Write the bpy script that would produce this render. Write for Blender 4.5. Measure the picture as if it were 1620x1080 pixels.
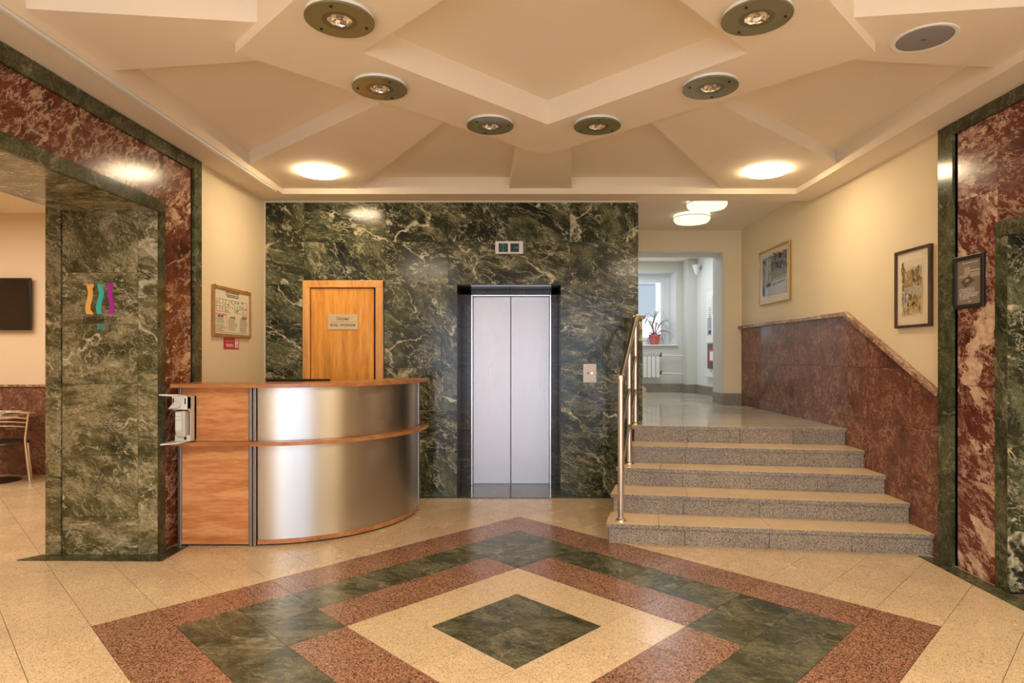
import bpy, bmesh, math, random
from mathutils import Vector, Matrix
random.seed(7)
for o in list(bpy.data.objects): bpy.data.objects.remove(o)
sc = bpy.context.scene
COL = sc.collection
PI = math.pi
F, UC, VC, HE = 985.0, 826.0, 562.0, 1.40

# ------------------------------------------------------------ camera, world, lights, exposure
cam_d = bpy.data.cameras.new('camera'); cam = bpy.data.objects.new('camera', cam_d); COL.objects.link(cam)
cam.location = (0, 0, HE); cam.rotation_euler = (PI/2, 0, 0)
cam_d.sensor_width = 36; cam_d.lens = F/1620*36
cam_d.shift_x = -(UC-810)/1620; cam_d.shift_y = (VC-540)/1620
cam_d.clip_start = 0.05
sc.camera = cam
w = bpy.data.worlds.new('world'); sc.world = w; w.use_nodes = True
w.node_tree.nodes['Background'].inputs[0].default_value = (0.80, 0.88, 1.0, 1)
w.node_tree.nodes['Background'].inputs[1].default_value = 2.2
sc.view_settings.view_transform = 'Standard'; sc.view_settings.look = 'None'
sc.view_settings.gamma = 1; sc.view_settings.use_curve_mapping = False
sc.view_settings.exposure = 0.17
def area(name, loc, rot, sx, sy, power, color):
    d = bpy.data.lights.new(name, 'AREA'); d.shape = 'RECTANGLE'; d.size = sx; d.size_y = sy
    d.energy = power; d.color = color
    o = bpy.data.objects.new(name, d); COL.objects.link(o); o.location = loc; o.rotation_euler = rot
    return o
area('entrance_daylight', (0.2, -2.55, 1.50), (PI/2, 0, 0), 5.2, 2.8, 56, (0.60, 0.76, 1.0))
area('side_window_daylight', (-1.84, -2.52, 1.15), (PI/2, 0, 0), 0.5, 2.1, 8, (0.70, 0.82, 1.0))
area('cafe_lamps', (-6.0, 4.6, 3.0), (0, 0, 0), 2.6, 3.2, 110, (1.0, 0.84, 0.66))
wp = area('corridor_window_portal', (1.96, 11.45, 2.22), (-PI/2, 0, 0), 1.4, 1.3, 1, (1, 1, 1)); wp.data.cycles.is_portal = True
area('corridor_fill', (1.9, 9.8, 3.04), (0, 0, 0), 1.2, 1.2, 24, (0.86, 0.93, 1.0))  # added fill that brightens the corridor, not a fixture of the place
for lx in (-1.755, 2.105):
    area('lobby_lamp', (lx, 0.95, 2.98), (0, 0, 0), 0.8, 0.8, 64, (1.0, 0.84, 0.62))

# ------------------------------------------------------------ pixel helpers (frame 1620x1080)
def PY(u, v, Y): return Vector(((u-UC)/F*Y, Y, HE-(v-VC)/F*Y))
def PX(u, v, X):
    Y = X*F/(u-UC); return Vector((X, Y, HE-(v-VC)/F*Y))
def PZ(u, v, Z=0.0):
    Y = F*(HE-Z)/(v-VC); return Vector(((u-UC)/F*Y, Y, Z))

# ------------------------------------------------------------ node helpers
class NT:
    def __init__(s, name):
        s.m = bpy.data.materials.new(name); s.m.use_nodes = True
        s.n = s.m.node_tree.nodes; s.l = s.m.node_tree.links
        s.b = s.n['Principled BSDF']
    def new(s, t, **kw):
        n = s.n.new(t)
        for k, v in kw.items(): setattr(n, k, v)
        return n
    def link(s, a, b): s.l.new(a, b)
    def setin(s, sock, val):
        if hasattr(val, 'is_linked') or isinstance(val, bpy.types.NodeSocket): s.l.new(val, sock)
        else: sock.default_value = val
    def math(s, op, a, b=0.0, clamp=False):
        n = s.new('ShaderNodeMath', operation=op, use_clamp=clamp); s.setin(n.inputs[0], a); s.setin(n.inputs[1], b); return n.outputs[0]
    def vmath(s, op, a, b):
        n = s.new('ShaderNodeVectorMath', operation=op); s.setin(n.inputs[0], a); s.setin(n.inputs[1], b); return n.outputs[0]
    def coord(s, rnd=True, scale=(1, 1, 1)):
        tc = s.new('ShaderNodeTexCoord'); v = tc.outputs['Object']
        if rnd:
            oi = s.new('ShaderNodeObjectInfo'); r = oi.outputs['Random']
            cx = s.new('ShaderNodeCombineXYZ')
            s.link(s.math('MULTIPLY', r, 91.7), cx.inputs[0]); s.link(s.math('MULTIPLY', r, 57.3), cx.inputs[1]); s.link(s.math('MULTIPLY', r, 133.1), cx.inputs[2])
            v = s.vmath('ADD', v, cx.outputs[0])
        if scale != (1, 1, 1): v = s.vmath('MULTIPLY', v, scale)
        return v
    def noise(s, v, scale, detail=4, rough=0.55, dist=0.0, out=0):
        n = s.new('ShaderNodeTexNoise'); s.link(v, n.inputs['Vector']); n.inputs['Scale'].default_value = scale
        n.inputs['Detail'].default_value = detail; n.inputs['Roughness'].default_value = rough; n.inputs['Distortion'].default_value = dist
        return n.outputs[out]
    def ramp(s, f, stops, interp='LINEAR'):
        n = s.new('ShaderNodeValToRGB'); s.setin(n.inputs[0], f); cr = n.color_ramp; cr.interpolation = interp
        while len(cr.elements) < len(stops): cr.elements.new(0.5)
        for e, (p, c) in zip(cr.elements, stops): e.position = p; e.color = (c[0], c[1], c[2], 1) if len(c) == 3 else c
        return n.outputs[0]
    def mix(s, f, a, b):
        n = s.new('ShaderNodeMix', data_type='RGBA'); s.setin(n.inputs[0], f)
        for k, x in ((6, a), (7, b)):
            if isinstance(x, tuple): x = (x[0], x[1], x[2], 1)
            s.setin(n.inputs[k], x)
        return n.outputs[2]
    def mapr(s, f, a, b, c, d):
        n = s.new('ShaderNodeMapRange'); s.setin(n.inputs[0], f)
        for i, x in enumerate((a, b, c, d)): n.inputs[i+1].default_value = x
        return n.outputs[0]
    def warp(s, v, scale, amt, detail=3):
        c = s.noise(v, scale, detail, out=1)
        return s.vmath('ADD', v, s.vmath('MULTIPLY', s.vmath('SUBTRACT', c, (.5, .5, .5)), (amt, amt, amt)))
    def ridge(s, v, scale, wdt, detail=5, rough=.55):
        f = s.noise(v, scale, detail, rough)
        return s.mapr(s.math('ABSOLUTE', s.math('SUBTRACT', f, 0.5)), 0, wdt, 1, 0)
    def bump(s, h, strength, dist=0.001):
        n = s.new('ShaderNodeBump'); n.inputs['Strength'].default_value = strength; n.inputs['Distance'].default_value = dist
        s.link(h, n.inputs['Height']); s.link(n.outputs[0], s.b.inputs['Normal'])
    def fin(s, color=None, rough=None, metal=0, spec=None, coat=0):
        if color is not None:
            if isinstance(color, tuple): color = (color[0], color[1], color[2], 1)
            s.setin(s.b.inputs['Base Color'], color)
        if rough is not None: s.setin(s.b.inputs['Roughness'], rough)
        s.b.inputs['Metallic'].default_value = metal
        if spec is not None: s.b.inputs['Specular IOR Level'].default_value = spec
        if coat: s.b.inputs['Coat Weight'].default_value = coat; s.b.inputs['Coat Roughness'].default_value = .08
        return s.m

def flat(name, c, rough=.5, metal=0, spec=.5, emis=0, ecol=None):
    t = NT(name); v = t.coord(False)
    n = t.noise(v, 25, 3)
    a = tuple(x*.96 for x in c); b = tuple(min(1, x*1.04) for x in c)
    t.fin(t.mix(n, a, b), rough, metal, spec)
    if emis:
        t.b.inputs['Emission Color'].default_value = (*(ecol or c), 1); t.b.inputs['Emission Strength'].default_value = emis
    return t.m
def plaster(name, c, bump=.15):
    t = NT(name); v = t.coord(False)
    n = t.noise(v, 1.3, 5); f = t.noise(v, 90, 3)
    t.fin(t.mix(n, tuple(x*.95 for x in c), tuple(min(1, x*1.03) for x in c)), .72, 0, .25)
    t.bump(f, bump, .002)
    return t.m
def flowc(t, stretch, tilt=None):
    """object coordinates, shifted and turned differently for every slab, stretched along one direction"""
    oi = t.new('ShaderNodeObjectInfo'); r = oi.outputs['Random']
    v = t.coord()
    vr = t.new('ShaderNodeVectorRotate', rotation_type='EULER_XYZ'); t.link(v, vr.inputs['Vector'])
    cx = t.new('ShaderNodeCombineXYZ')
    f = t.math('FRACT', t.math('MULTIPLY', r, 7.31)); g = t.math('FRACT', t.math('MULTIPLY', r, 17.7)); h = t.math('FRACT', t.math('MULTIPLY', r, 29.3))
    for k, q in enumerate((f, g, h)):
        t.link(t.mapr(q, 0, 1, (tilt or (.5, .2, .3))[k]-.45, (tilt or (.5, .2, .3))[k]+.45), cx.inputs[k])
    t.link(cx.outputs[0], vr.inputs['Rotation'])
    return t.vmath('MULTIPLY', vr.outputs[0], stretch)
def vein(t, v, scale, wdt, modscale, lo=.42, hi=.62, detail=6, rough=.6, power=1.3):
    """ridge of a noise whose width comes and goes"""
    n = t.noise(v, scale, detail, rough)
    wd = t.mapr(t.noise(v, modscale, 3), lo, hi, .0004, wdt)
    q = t.math('DIVIDE', t.math('ABSOLUTE', t.math('SUBTRACT', n, .5)), wd)
    return t.math('POWER', t.math('SUBTRACT', 1, q, True), power)
def green_marble(name, lo=(.008, .011, .007), mid=(.036, .042, .020), hi=(.17, .175, .09), vein_c=(.76, .67, .46), rough=.15, amt=1.0, big=1.0, fl=.65):
    t = NT(name); v = flowc(t, (1.0, 1.0, .55), (.7, .9, .5))
    w1 = t.warp(v, 2.6, .30, 5)
    m = t.noise(w1, 4.6, 10, .72, .3)
    base = t.ramp(m, [(.34, lo), (.48, mid), (.60, hi), (.70, mid), (.85, lo)])
    grain = t.noise(v, 60, 5, .8)
    base = t.mix(t.mapr(grain, .42, .62, 0, .6), base, lo)
    patch = t.mapr(t.noise(w1, 1.9, 5, .6), .40, .62, .15, 1)
    ws = t.vmath('MULTIPLY', w1, (1.5, 1.5, .6))
    fleck = t.math('MULTIPLY', t.mapr(t.noise(ws, 17, 8, .72), .555, .64, 0, fl), patch)
    wisp = t.math('MULTIPLY', vein(t, ws, 5.5, .022, 4.5, .40, .62, 9, .68, 1.0), .75)
    w2 = t.warp(v, 9, .09, 6)
    v1 = vein(t, w2, 1.25*big, .017, 2.1, .44, .62, 5, .52)
    v2 = t.math('MULTIPLY', vein(t, w2, 3.1*big, .014, 3.3, .46, .66, 6, .6), .9)
    blot = t.math('MULTIPLY', t.mapr(t.noise(w2, 5.0, 8, .66), .672, .70, 0, 1), .85)
    allv = t.math('MAXIMUM', t.math('MAXIMUM', fleck, wisp), t.math('MAXIMUM', t.math('MAXIMUM', v1, v2), blot))
    allv = t.math('MULTIPLY', allv, amt, True)
    vc = t.mix(t.mapr(t.noise(w2, 26, 4), .35, .65, 0, 1), vein_c, (vein_c[0]*.42, vein_c[1]*.46, vein_c[2]*.42))
    t.fin(t.mix(allv, base, vc), rough, 0, .32)
    return t.m
def red_marble(name, lo=(.060, .014, .010), mid=(.155, .040, .024), vein_c=(.62, .42, .32), amt=.9, dens=.56, blot=.62, rough=.13, s=1.0, tilt=(.6, .4, .2), st=.45, big=1.0):
    t = NT(name); v = flowc(t, (1.0, 1.0, st), tilt)
    w1 = t.warp(v, 3.2*s, .22, 6)
    m = t.noise(w1, 4.0*s, 9, .7, .2)
    base = t.ramp(m, [(.34, lo), (.47, mid), (.56, (mid[0]*1.25, mid[1]*1.1, mid[2])), (.66, (mid[0]*.55, mid[1]*.6, mid[2]*.7)), (.8, mid)])
    gr = t.noise(v, 70*s, 4, .75); base = t.mix(t.mapr(gr, .40, .62, 0, .5), base, tuple(x*.7 for x in lo))
    w2 = t.warp(v, 10*s, .07, 7)
    patch = t.mapr(t.noise(w1, 2.4*s, 4, .6), .36, .62, .10, 1)
    fleck = t.math('MULTIPLY', t.mapr(t.noise(w2, 15*s, 8, .74), dens, dens+.07, 0, .9), patch)
    wisp = t.math('MULTIPLY', vein(t, w2, 6.5*s, .030, 4.0*s, .38, .60, 9, .7, 1.0), .85)
    v1 = t.math('MULTIPLY', vein(t, w2, 2.0*s, .020, 2.6*s, .45, .62, 7, .6), big)
    bl = t.mapr(t.noise(w2, 3.6*s, 10, .68), blot, blot+.022, 0, 1)
    allv = t.math('MAXIMUM', t.math('MAXIMUM', fleck, wisp), t.math('MAXIMUM', v1, bl))
    allv = t.math('MULTIPLY', allv, amt, True)
    vc = t.mix(t.mapr(t.noise(w2, 22*s, 6, .7), .38, .66, 0, 1), vein_c, (vein_c[0]*.62, vein_c[1]*.50, vein_c[2]*.44))
    t.fin(t.mix(allv, base, vc), rough, 0, .32)
    return t.m
def granite(name, light, mid, dark, dens=.40, scale=150, rough=.22, var=.10):
    t = NT(name); v = t.coord(False)
    vo = t.new('ShaderNodeTexVoronoi'); t.link(v, vo.inputs['Vector']); vo.inputs['Scale'].default_value = scale*1.6
    sx = t.new('ShaderNodeSeparateColor'); t.link(vo.outputs['Color'], sx.inputs[0])
    f = t.math('ADD', t.math('MULTIPLY', sx.outputs[0], .55), t.math('MULTIPLY', t.noise(v, scale, 2, .6), .45)); g = sx.outputs[1]
    c = t.ramp(f, [(dens-.10, dark), (dens, mid), (dens+.14, light), (1, light)])
    c = t.mix(t.mapr(g, .70, .80, 0, .6), c, mid)
    big = t.noise(v, 3.0, 4)
    oi = t.new('ShaderNodeObjectInfo')
    k = t.math('ADD', t.mapr(big, .3, .7, 1-var, 1.0), t.math('MULTIPLY', oi.outputs['Random'], .08))
    sc_ = t.new('ShaderNodeVectorMath', operation='SCALE'); t.link(c, sc_.inputs[0]); t.link(k, sc_.inputs['Scale'])
    t.fin(sc_.outputs[0], t.mapr(big, .3, .7, rough*.8, rough*1.4), 0, .45)
    return t.m
def wood(name, a, b, axis='X', scale=1.0, rough=.35, knots=True, bands=True):
    t = NT(name)
    st = {'X': (1.2, 9, 9), 'Z': (9, 9, .8), 'Y': (9, 1.2, 9)}[axis]
    v = t.coord(False, tuple(x*scale for x in st))
    v = t.warp(v, .9, .8, 3)
    n = t.noise(v, 1.6, 5, .6); fine = t.noise(t.coord(False, tuple(x*scale*6 for x in st)), 1.5, 3)
    f = t.math('ADD', t.math('MULTIPLY', n, .75), t.math('MULTIPLY', fine, .3))
    c = t.ramp(f, [(.33, tuple(x*.72 for x in a)), (.48, a), (.62, b), (.8, tuple(min(1, x*1.08) for x in b))])
    t.fin(c, rough, 0, .45)
    return t.m
def metal(name, c, rough=.3, aniso=0, rot=0, brush=None):
    t = NT(name); v = t.coord(False, brush or (1, 1, 1))
    n = t.noise(v, 60 if not brush else 8, 3)
    t.fin(t.mix(n, tuple(x*.93 for x in c), c), t.mapr(n, .3, .7, rough*.85, rough*1.15), 1)
    if aniso:
        tg = t.new('ShaderNodeTangent', direction_type='RADIAL', axis='Z'); t.link(tg.outputs[0], t.b.inputs['Tangent'])
        t.b.inputs['Anisotropic'].default_value = aniso; t.b.inputs['Anisotropic Rotation'].default_value = rot
    if brush: t.bump(n, .12, .001)
    return t.m

M = dict(
    wall=plaster('cream_plaster', (.83, .70, .48)),
    cafe=plaster('peach_plaster', (.82, .66, .48)),
    cool=plaster('white_plaster', (.74, .75, .72)),
    grey=plaster('grey_paint', (.64, .63, .58)),
    ceil=plaster('ceiling_paint', (.86, .75, .595), .05),
    green=green_marble('green_marble'),
    green_lit=green_marble('lit_olive_marble', (.040, .040, .016), (.145, .130, .055), (.42, .365, .21), (.80, .70, .50), amt=1.0, fl=.8),  # olive green marble, lightened to carry the stronger light on the pillar
    greenb=green_marble('green_border_marble', (.020, .024, .011), (.060, .062, .028), (.13, .13, .065), (.45, .40, .26), amt=.55, big=1.6),
    greenf=green_marble('green_floor_marble', (.028, .031, .017), (.085, .085, .045), (.20, .185, .105), (.42, .37, .24), rough=.2, amt=.65, big=1.5, fl=.7),
    brown=green_marble('brown_marble', (.020, .012, .008), (.050, .034, .022), (.075, .055, .032), (.35, .25, .17), amt=.5, fl=.2),
    red=red_marble('red_marble', (.055, .012, .008), (.155, .042, .022), (.70, .50, .34), .97, .53, .60, rough=.2, tilt=(1.15, .4, .2), s=1.15),
    redr=red_marble('pink_red_marble', (.070, .016, .012), (.165, .040, .026), (.78, .58, .43), .97, .512, .548, s=1.1, rough=.2, tilt=(1.1, .4, .2)),
    wains=red_marble('wainscot_marble', (.105, .040, .028), (.195, .082, .055), (.58, .37, .26), .80, .55, .70, s=1.3, st=.85, tilt=(.9, 1.2, .2), big=1.0),
    cap=red_marble('cap_marble', (.13, .055, .035), (.30, .16, .11), (.66, .50, .36), .95, .50, .56, s=2.0),
    beige=granite('beige_granite', (.78, .60, .39), (.62, .45, .275), (.25, .165, .09), .33),
    pink=granite('pink_granite', (.47, .245, .15), (.29, .135, .08), (.075, .04, .027), .47, 110),
    tread=granite('tread_granite', (.84, .64, .40), (.76, .56, .34), (.45, .32, .18), .27, 150, .16),
    riser=granite('grey_granite', (.46, .395, .32), (.30, .25, .20), (.055, .045, .035), .44, 170, .4, .25),
    polish=granite('polished_granite', (.62, .56, .46), (.56, .50, .40), (.34, .29, .22), .30, 140, .10),
    skirt=granite('skirting_granite', (.36, .33, .27), (.26, .23, .18), (.10, .09, .07), .44, 130, .35),
    grout=flat('grout', (.16, .115, .07), .8),
    dark=flat('dark_backing', (.012, .012, .010), .6),
    desk=wood('desk_beech', (.60, .24, .085), (.76, .37, .16), 'X', 1.0, .32),
    deskedge=wood('desk_edge_beech', (.44, .17, .06), (.56, .25, .10), 'X', 1.0, .25),
    door=wood('door_veneer', (.74, .30, .040), (.86, .41, .075), 'Z', 1.3, .38),
    doorframe=wood('frame_veneer', (.70, .33, .085), (.82, .44, .15), 'Z', 1.5, .35),
    oak=wood('oak_frame', (.36, .17, .045), (.48, .25, .08), 'Z', 2.0, .4),
    darkwood=wood('dark_wood_frame', (.050, .022, .010), (.095, .045, .020), 'Z', 2.0, .35),
    gold=metal('gold_frame', (.55, .36, .12), .35),
    steel=metal('elevator_steel', (.49, .46, .47), .38, .4, .25, (60, 60, 1.2)),
    panel=metal('brushed_aluminium', (.64, .62, .59), .33, .75, .25, (2.0, 2.0, 120)),
    alu=metal('anodised_aluminium', (.36, .36, .37), .42),
    chrome=metal('polished_steel', (.78, .73, .68), .16),
    gilt=metal('warm_steel', (.70, .62, .52), .14),
    white=flat('white_plastic', (.74, .70, .68), .4),
    white2=flat('white_enamel', (.80, .80, .78), .35),
    black=flat('black_plastic', (.012, .012, .013), .3),
    screen=flat('dark_screen', (.022, .012, .006), .12),
    olive=flat('olive_glass', (.20, .185, .095), .08),
    olived=flat('olive_glass_inner', (.13, .115, .06), .15),
    copper=flat('amber_lining', (.34, .19, .07), .3),
    refl=metal('faceted_reflector', (.80, .78, .76), .10),
    lamp_on=flat('lit_lamp_glass', (1, .9, .7), .3, emis=50, ecol=(1.0, .80, .52)),
    lamp_cool=flat('lit_drum_glass', (.9, .95, .8), .3, emis=.9, ecol=(.93, 1.0, .72)),
    speakerg=flat('grey_speaker_mesh', (.26, .25, .25), .6),
    plaque=flat('plaque_plastic', (.66, .50, .30), .4),
    ink=flat('dark_ink', (.035, .025, .02), .6),
    paper=flat('cream_paper', (.80, .74, .56), .6),
    wpaper=flat('white_paper', (.82, .80, .76), .6),
    mat=flat('cream_mount', (.78, .66, .50), .5),
    redp=flat('red_sign', (.62, .015, .05), .35),
    ylw=flat('sticker_yellow', (.95, .52, .12), .4), teal=flat('sticker_teal', (.05, .56, .52), .4), mag=flat('sticker_magenta', (.42, .03, .36), .4),
    posterg=flat('poster_grey', (.25, .20, .15), .35), posterl=flat('poster_light_grey', (.42, .35, .27), .4), posterd=flat('poster_dark_grey', (.09, .07, .055), .4),
    posterw=flat('poster_white', (.75, .68, .58), .4),
    led=flat('green_led', (.02, .25, .06), .4, emis=.12, ecol=(.05, .8, .2)),
    pot=flat('pink_pot', (.55, .12, .11), .4), leaf=flat('purple_green_leaf', (.10, .12, .09), .5), leaf2=flat('pink_leaf_edge', (.33, .16, .18), .5), soil=flat('soil', (.05, .03, .02), .9),
    radiator=flat('radiator_enamel', (.74, .74, .69), .35), brass=metal('dark_brass', (.25, .15, .09), .4),
    pvc=flat('window_pvc', (.80, .82, .84), .3), grille=flat('shadow_slot', (.25, .26, .25), .6), bright=flat('white_render', (.92, .93, .94), .8), blindc=flat('grey_facade_panel', (.27, .30, .32), .7),
    bottle=flat('clear_bottle', (.60, .58, .52), .15), label=flat('bottle_label', (.80, .82, .83), .4), lblue=flat('bottle_label_stripe', (.30, .42, .50), .4),
    seat=flat('seat_vinyl', (.035, .027, .02), .35), tabletop=flat('table_top', (.30, .24, .17), .25),
    pa=flat('paint_sky', (.72, .62, .44), .6), pb=flat('paint_ochre', (.60, .38, .12), .6), pc=flat('paint_brown', (.26, .18, .10), .6), pd=flat('paint_blue', (.42, .48, .52), .6),
    pe=flat('paint_dark', (.10, .09, .08), .6), pf=flat('paint_grey', (.24, .23, .22), .35), pg=flat('paint_snow', (.45, .43, .40), .35), ph=flat('paint_stone', (.52, .45, .34), .6), pi_=flat('paint_reed', (.66, .48, .24), .6), pj=flat('paint_green', (.22, .22, .11), .6),
)
def glass_mat():
    t = NT('window_glass'); n, l = t.n, t.l
    out = n['Material Output']; tr = n.new('ShaderNodeBsdfTransparent'); gl = n.new('ShaderNodeBsdfGlossy'); gl.inputs['Roughness'].default_value = .02
    mx = n.new('ShaderNodeMixShader'); mx.inputs[0].default_value = .07; l.new(tr.outputs[0], mx.inputs[1]); l.new(gl.outputs[0], mx.inputs[2]); l.new(mx.outputs[0], out.inputs[0])
    return t.m
M['glass'] = glass_mat()

# ------------------------------------------------------------ mesh helpers
class MB:
    def __init__(s): s.v = []; s.f = []
    def add(s, vs, fs):
        o = len(s.v); s.v += [tuple(x) for x in vs]; s.f += [tuple(i+o for i in f) for f in fs]; return s
    def box(s, x0, x1, y0, y1, z0, z1):
        return s.add([(x0,y0,z0),(x1,y0,z0),(x1,y1,z0),(x0,y1,z0),(x0,y0,z1),(x1,y0,z1),(x1,y1,z1),(x0,y1,z1)],
                     [(0,3,2,1),(4,5,6,7),(0,1,5,4),(1,2,6,5),(2,3,7,6),(3,0,4,7)])
    def solid(s, front, off):
        """polygon (3-D points) extruded by the vector off"""
        n = len(front); off = Vector(off); a = [Vector(p) for p in front]
        return s.add(a+[p+off for p in a], [tuple(range(n)), tuple(range(2*n-1, n-1, -1))]+[(i, i+n, (i+1) % n+n, (i+1) % n) for i in range(n)])
    def prism(s, poly, z0, z1): return s.solid([(x, y, z0) for x, y in poly], (0, 0, z1-z0))
    def cyl(s, p0, p1, r0, r1=None, n=20, caps=True):
        p0, p1 = Vector(p0), Vector(p1); r1 = r0 if r1 is None else r1
        d = (p1-p0).normalized(); a = d.orthogonal().normalized(); b = d.cross(a)
        vs = []
        for p, r in ((p0, r0), (p1, r1)): vs += [p+(a*math.cos(2*PI*i/n)+b*math.sin(2*PI*i/n))*r for i in range(n)]
        fs = [(i, (i+1) % n, (i+1) % n+n, i+n) for i in range(n)]
        if caps: fs += [tuple(range(n-1, -1, -1)), tuple(range(n, 2*n))]
        return s.add(vs, fs)
    def tube(s, pts, r, n=10):
        pts = [Vector(p) for p in pts]; vs = []; prev = None
        for i, p in enumerate(pts):
            d = (pts[min(i+1, len(pts)-1)]-pts[max(i-1, 0)]).normalized()
            a = d.orthogonal().normalized() if prev is None else (prev-d*prev.dot(d)).normalized()
            prev = a; b = d.cross(a)
            rr = r[i] if isinstance(r, (list, tuple)) else r
            vs += [p+(a*math.cos(2*PI*k/n)+b*math.sin(2*PI*k/n))*rr for k in range(n)]
        m = len(pts); fs = [(i*n+k, i*n+(k+1) % n, (i+1)*n+(k+1) % n, (i+1)*n+k) for i in range(m-1) for k in range(n)]
        fs += [tuple(range(n-1, -1, -1)), tuple(range((m-1)*n, m*n))]
        return s.add(vs, fs)
    def lathe(s, prof, c, n=32, axis=(0, 0, 1)):
        """prof: list of (radius, height) along axis from point c"""
        c = Vector(c); d = Vector(axis).normalized(); a = d.orthogonal().normalized(); b = d.cross(a); vs = []
        for r, h in prof: vs += [c+d*h+(a*math.cos(2*PI*k/n)+b*math.sin(2*PI*k/n))*max(r, 1e-4) for k in range(n)]
        m = len(prof)
        return s.add(vs, [(i*n+k, i*n+(k+1) % n, (i+1)*n+(k+1) % n, (i+1)*n+k) for i in range(m-1) for k in range(n)])
    def build(s, name, mat, parent=None, bevel=0, smooth=False, origin=None, seg=2):
        me = bpy.data.meshes.new(name); me.from_pydata(s.v, [], s.f); me.update()
        bm = bmesh.new(); bm.from_mesh(me); bmesh.ops.recalc_face_normals(bm, faces=bm.faces)
        if origin is None and parent is None: origin = (0, 0, 0)
        bm.to_mesh(me); bm.free()
        o = bpy.data.objects.new(name, me); COL.objects.link(o)
        me.materials.append(M[mat] if isinstance(mat, str) else mat)
        if parent is not None:
            o.parent = parent
            o.matrix_parent_inverse = Matrix.Translation(-parent.location) if parent.location.length else Matrix()
        if smooth:
            for p in me.polygons: p.use_smooth = True
            md = o.modifiers.new('es', 'EDGE_SPLIT'); md.split_angle = math.radians(35)
        if bevel:
            md = o.modifiers.new('bv', 'BEVEL'); md.width = bevel; md.segments = seg; md.limit_method = 'ANGLE'
        return o
def tag(o, label=None, cat=None, group=None, kind=None):
    if label: o['label'] = label
    if cat: o['category'] = cat
    if group: o['group'] = group
    if kind: o['kind'] = kind
    return o
def thing(name, label, cat, loc=(0, 0, 0), group=None):
    o = bpy.data.objects.new(name, None); COL.objects.link(o); o.location = loc; o.empty_display_size = .1
    return tag(o, label, cat, group)
def struct(o, label, cat): return tag(o, label, cat, kind='structure')
def copy_thing(root, delta, label):
    r = root.copy(); COL.objects.link(r); r.location = root.location+Vector(delta); r['label'] = label
    for ch in [c for c in bpy.data.objects if c.parent == root]:
        c = ch.copy(); COL.objects.link(c); c.parent = r
        for g in [c2 for c2 in bpy.data.objects if c2.parent == ch]:
            d = g.copy(); COL.objects.link(d); d.parent = c
    return r
def clip(poly, clipper):
    """Sutherland-Hodgman, clipper convex and counter-clockwise"""
    out = list(poly)
    for i in range(len(clipper)):
        ax, ay = clipper[i]; bx, by = clipper[(i+1) % len(clipper)]
        inp, out = out, []
        def side(p): return (bx-ax)*(p[1]-ay)-(by-ay)*(p[0]-ax)
        for k in range(len(inp)):
            p, q = inp[k], inp[(k+1) % len(inp)]; sp, sq = side(p), side(q)
            if sp >= 0: out.append(p)
            if (sp > 0 and sq < 0) or (sp < 0 and sq > 0):
                t = sp/(sp-sq); out.append((p[0]+(q[0]-p[0])*t, p[1]+(q[1]-p[1])*t))
        if not out: return []
    return out
def rect(a0, a1, b0, b1): return [(a0, b0), (a1, b0), (a1, b1), (a0, b1)]
def area2(p): return abs(sum(p[i][0]*p[(i+1) % len(p)][1]-p[(i+1) % len(p)][0]*p[i][1] for i in range(len(p))))/2
def on_y(p, y): return [(a, y, b) for a, b in p]      # polygon on a plane Y = y
def on_x(p, x): return [(x, a, b) for a, b in p]      # polygon (Y,Z) on a plane X = x
G = .0012
def slab_y(name, a0, a1, z0, z1, y, t, mat, par): return MB().solid(on_y(rect(a0+G, a1-G, z0+G, z1-G), y), (0, t, 0)).build(name, mat, par)
def slab_x(name, y0, y1, z0, z1, x, t, mat, par): return MB().solid(on_x(rect(y0+G, y1-G, z0+G, z1-G), x), (t, 0, 0)).build(name, mat, par)

_txt = {}
def text(name, s, size, frame, mat, par, depth=.0008, align='CENTER', sx=1.0, fit=None):
    """frame = (origin, right, up, normal)"""
    cu = bpy.data.curves.new('t', 'FONT'); cu.body = s; cu.size = size; cu.extrude = depth/2; cu.align_x = align; cu.align_y = 'CENTER'; cu.resolution_u = 3
    to = bpy.data.objects.new('t', cu); COL.objects.link(to); bpy.context.view_layer.update()
    me = bpy.data.meshes.new_from_object(to.evaluated_get(bpy.context.evaluated_depsgraph_get()))
    bpy.data.objects.remove(to); me.name = name
    o_, r_, u_, n_ = [Vector(x) for x in frame]
    if fit and me.vertices: sx = fit/(max(v.co.x for v in me.vertices)-min(v.co.x for v in me.vertices))
    for v in me.vertices: v.co = o_+r_*(v.co.x*sx)+u_*v.co.y+n_*v.co.z
    me.materials.clear(); me.materials.append(M[mat])
    ob = bpy.data.objects.new(name, me); COL.objects.link(ob)
    if par is not None:
        ob.parent = par; ob.matrix_parent_inverse = Matrix.Translation(-par.location) if par.location.length else Matrix()
    return ob

# ============================================================ ROOM SHELL
XL, XR, YB, ZC = -2.57, 2.89, 6.20, 2.94        # plaster left, right, elevator wall core, soffit height
XP, XPR = -2.55, 2.85                            # portal faces
LZ = .75                                         # landing height
YA, YC = 8.20, 11.04                             # alcove far wall, corridor far wall
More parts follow.
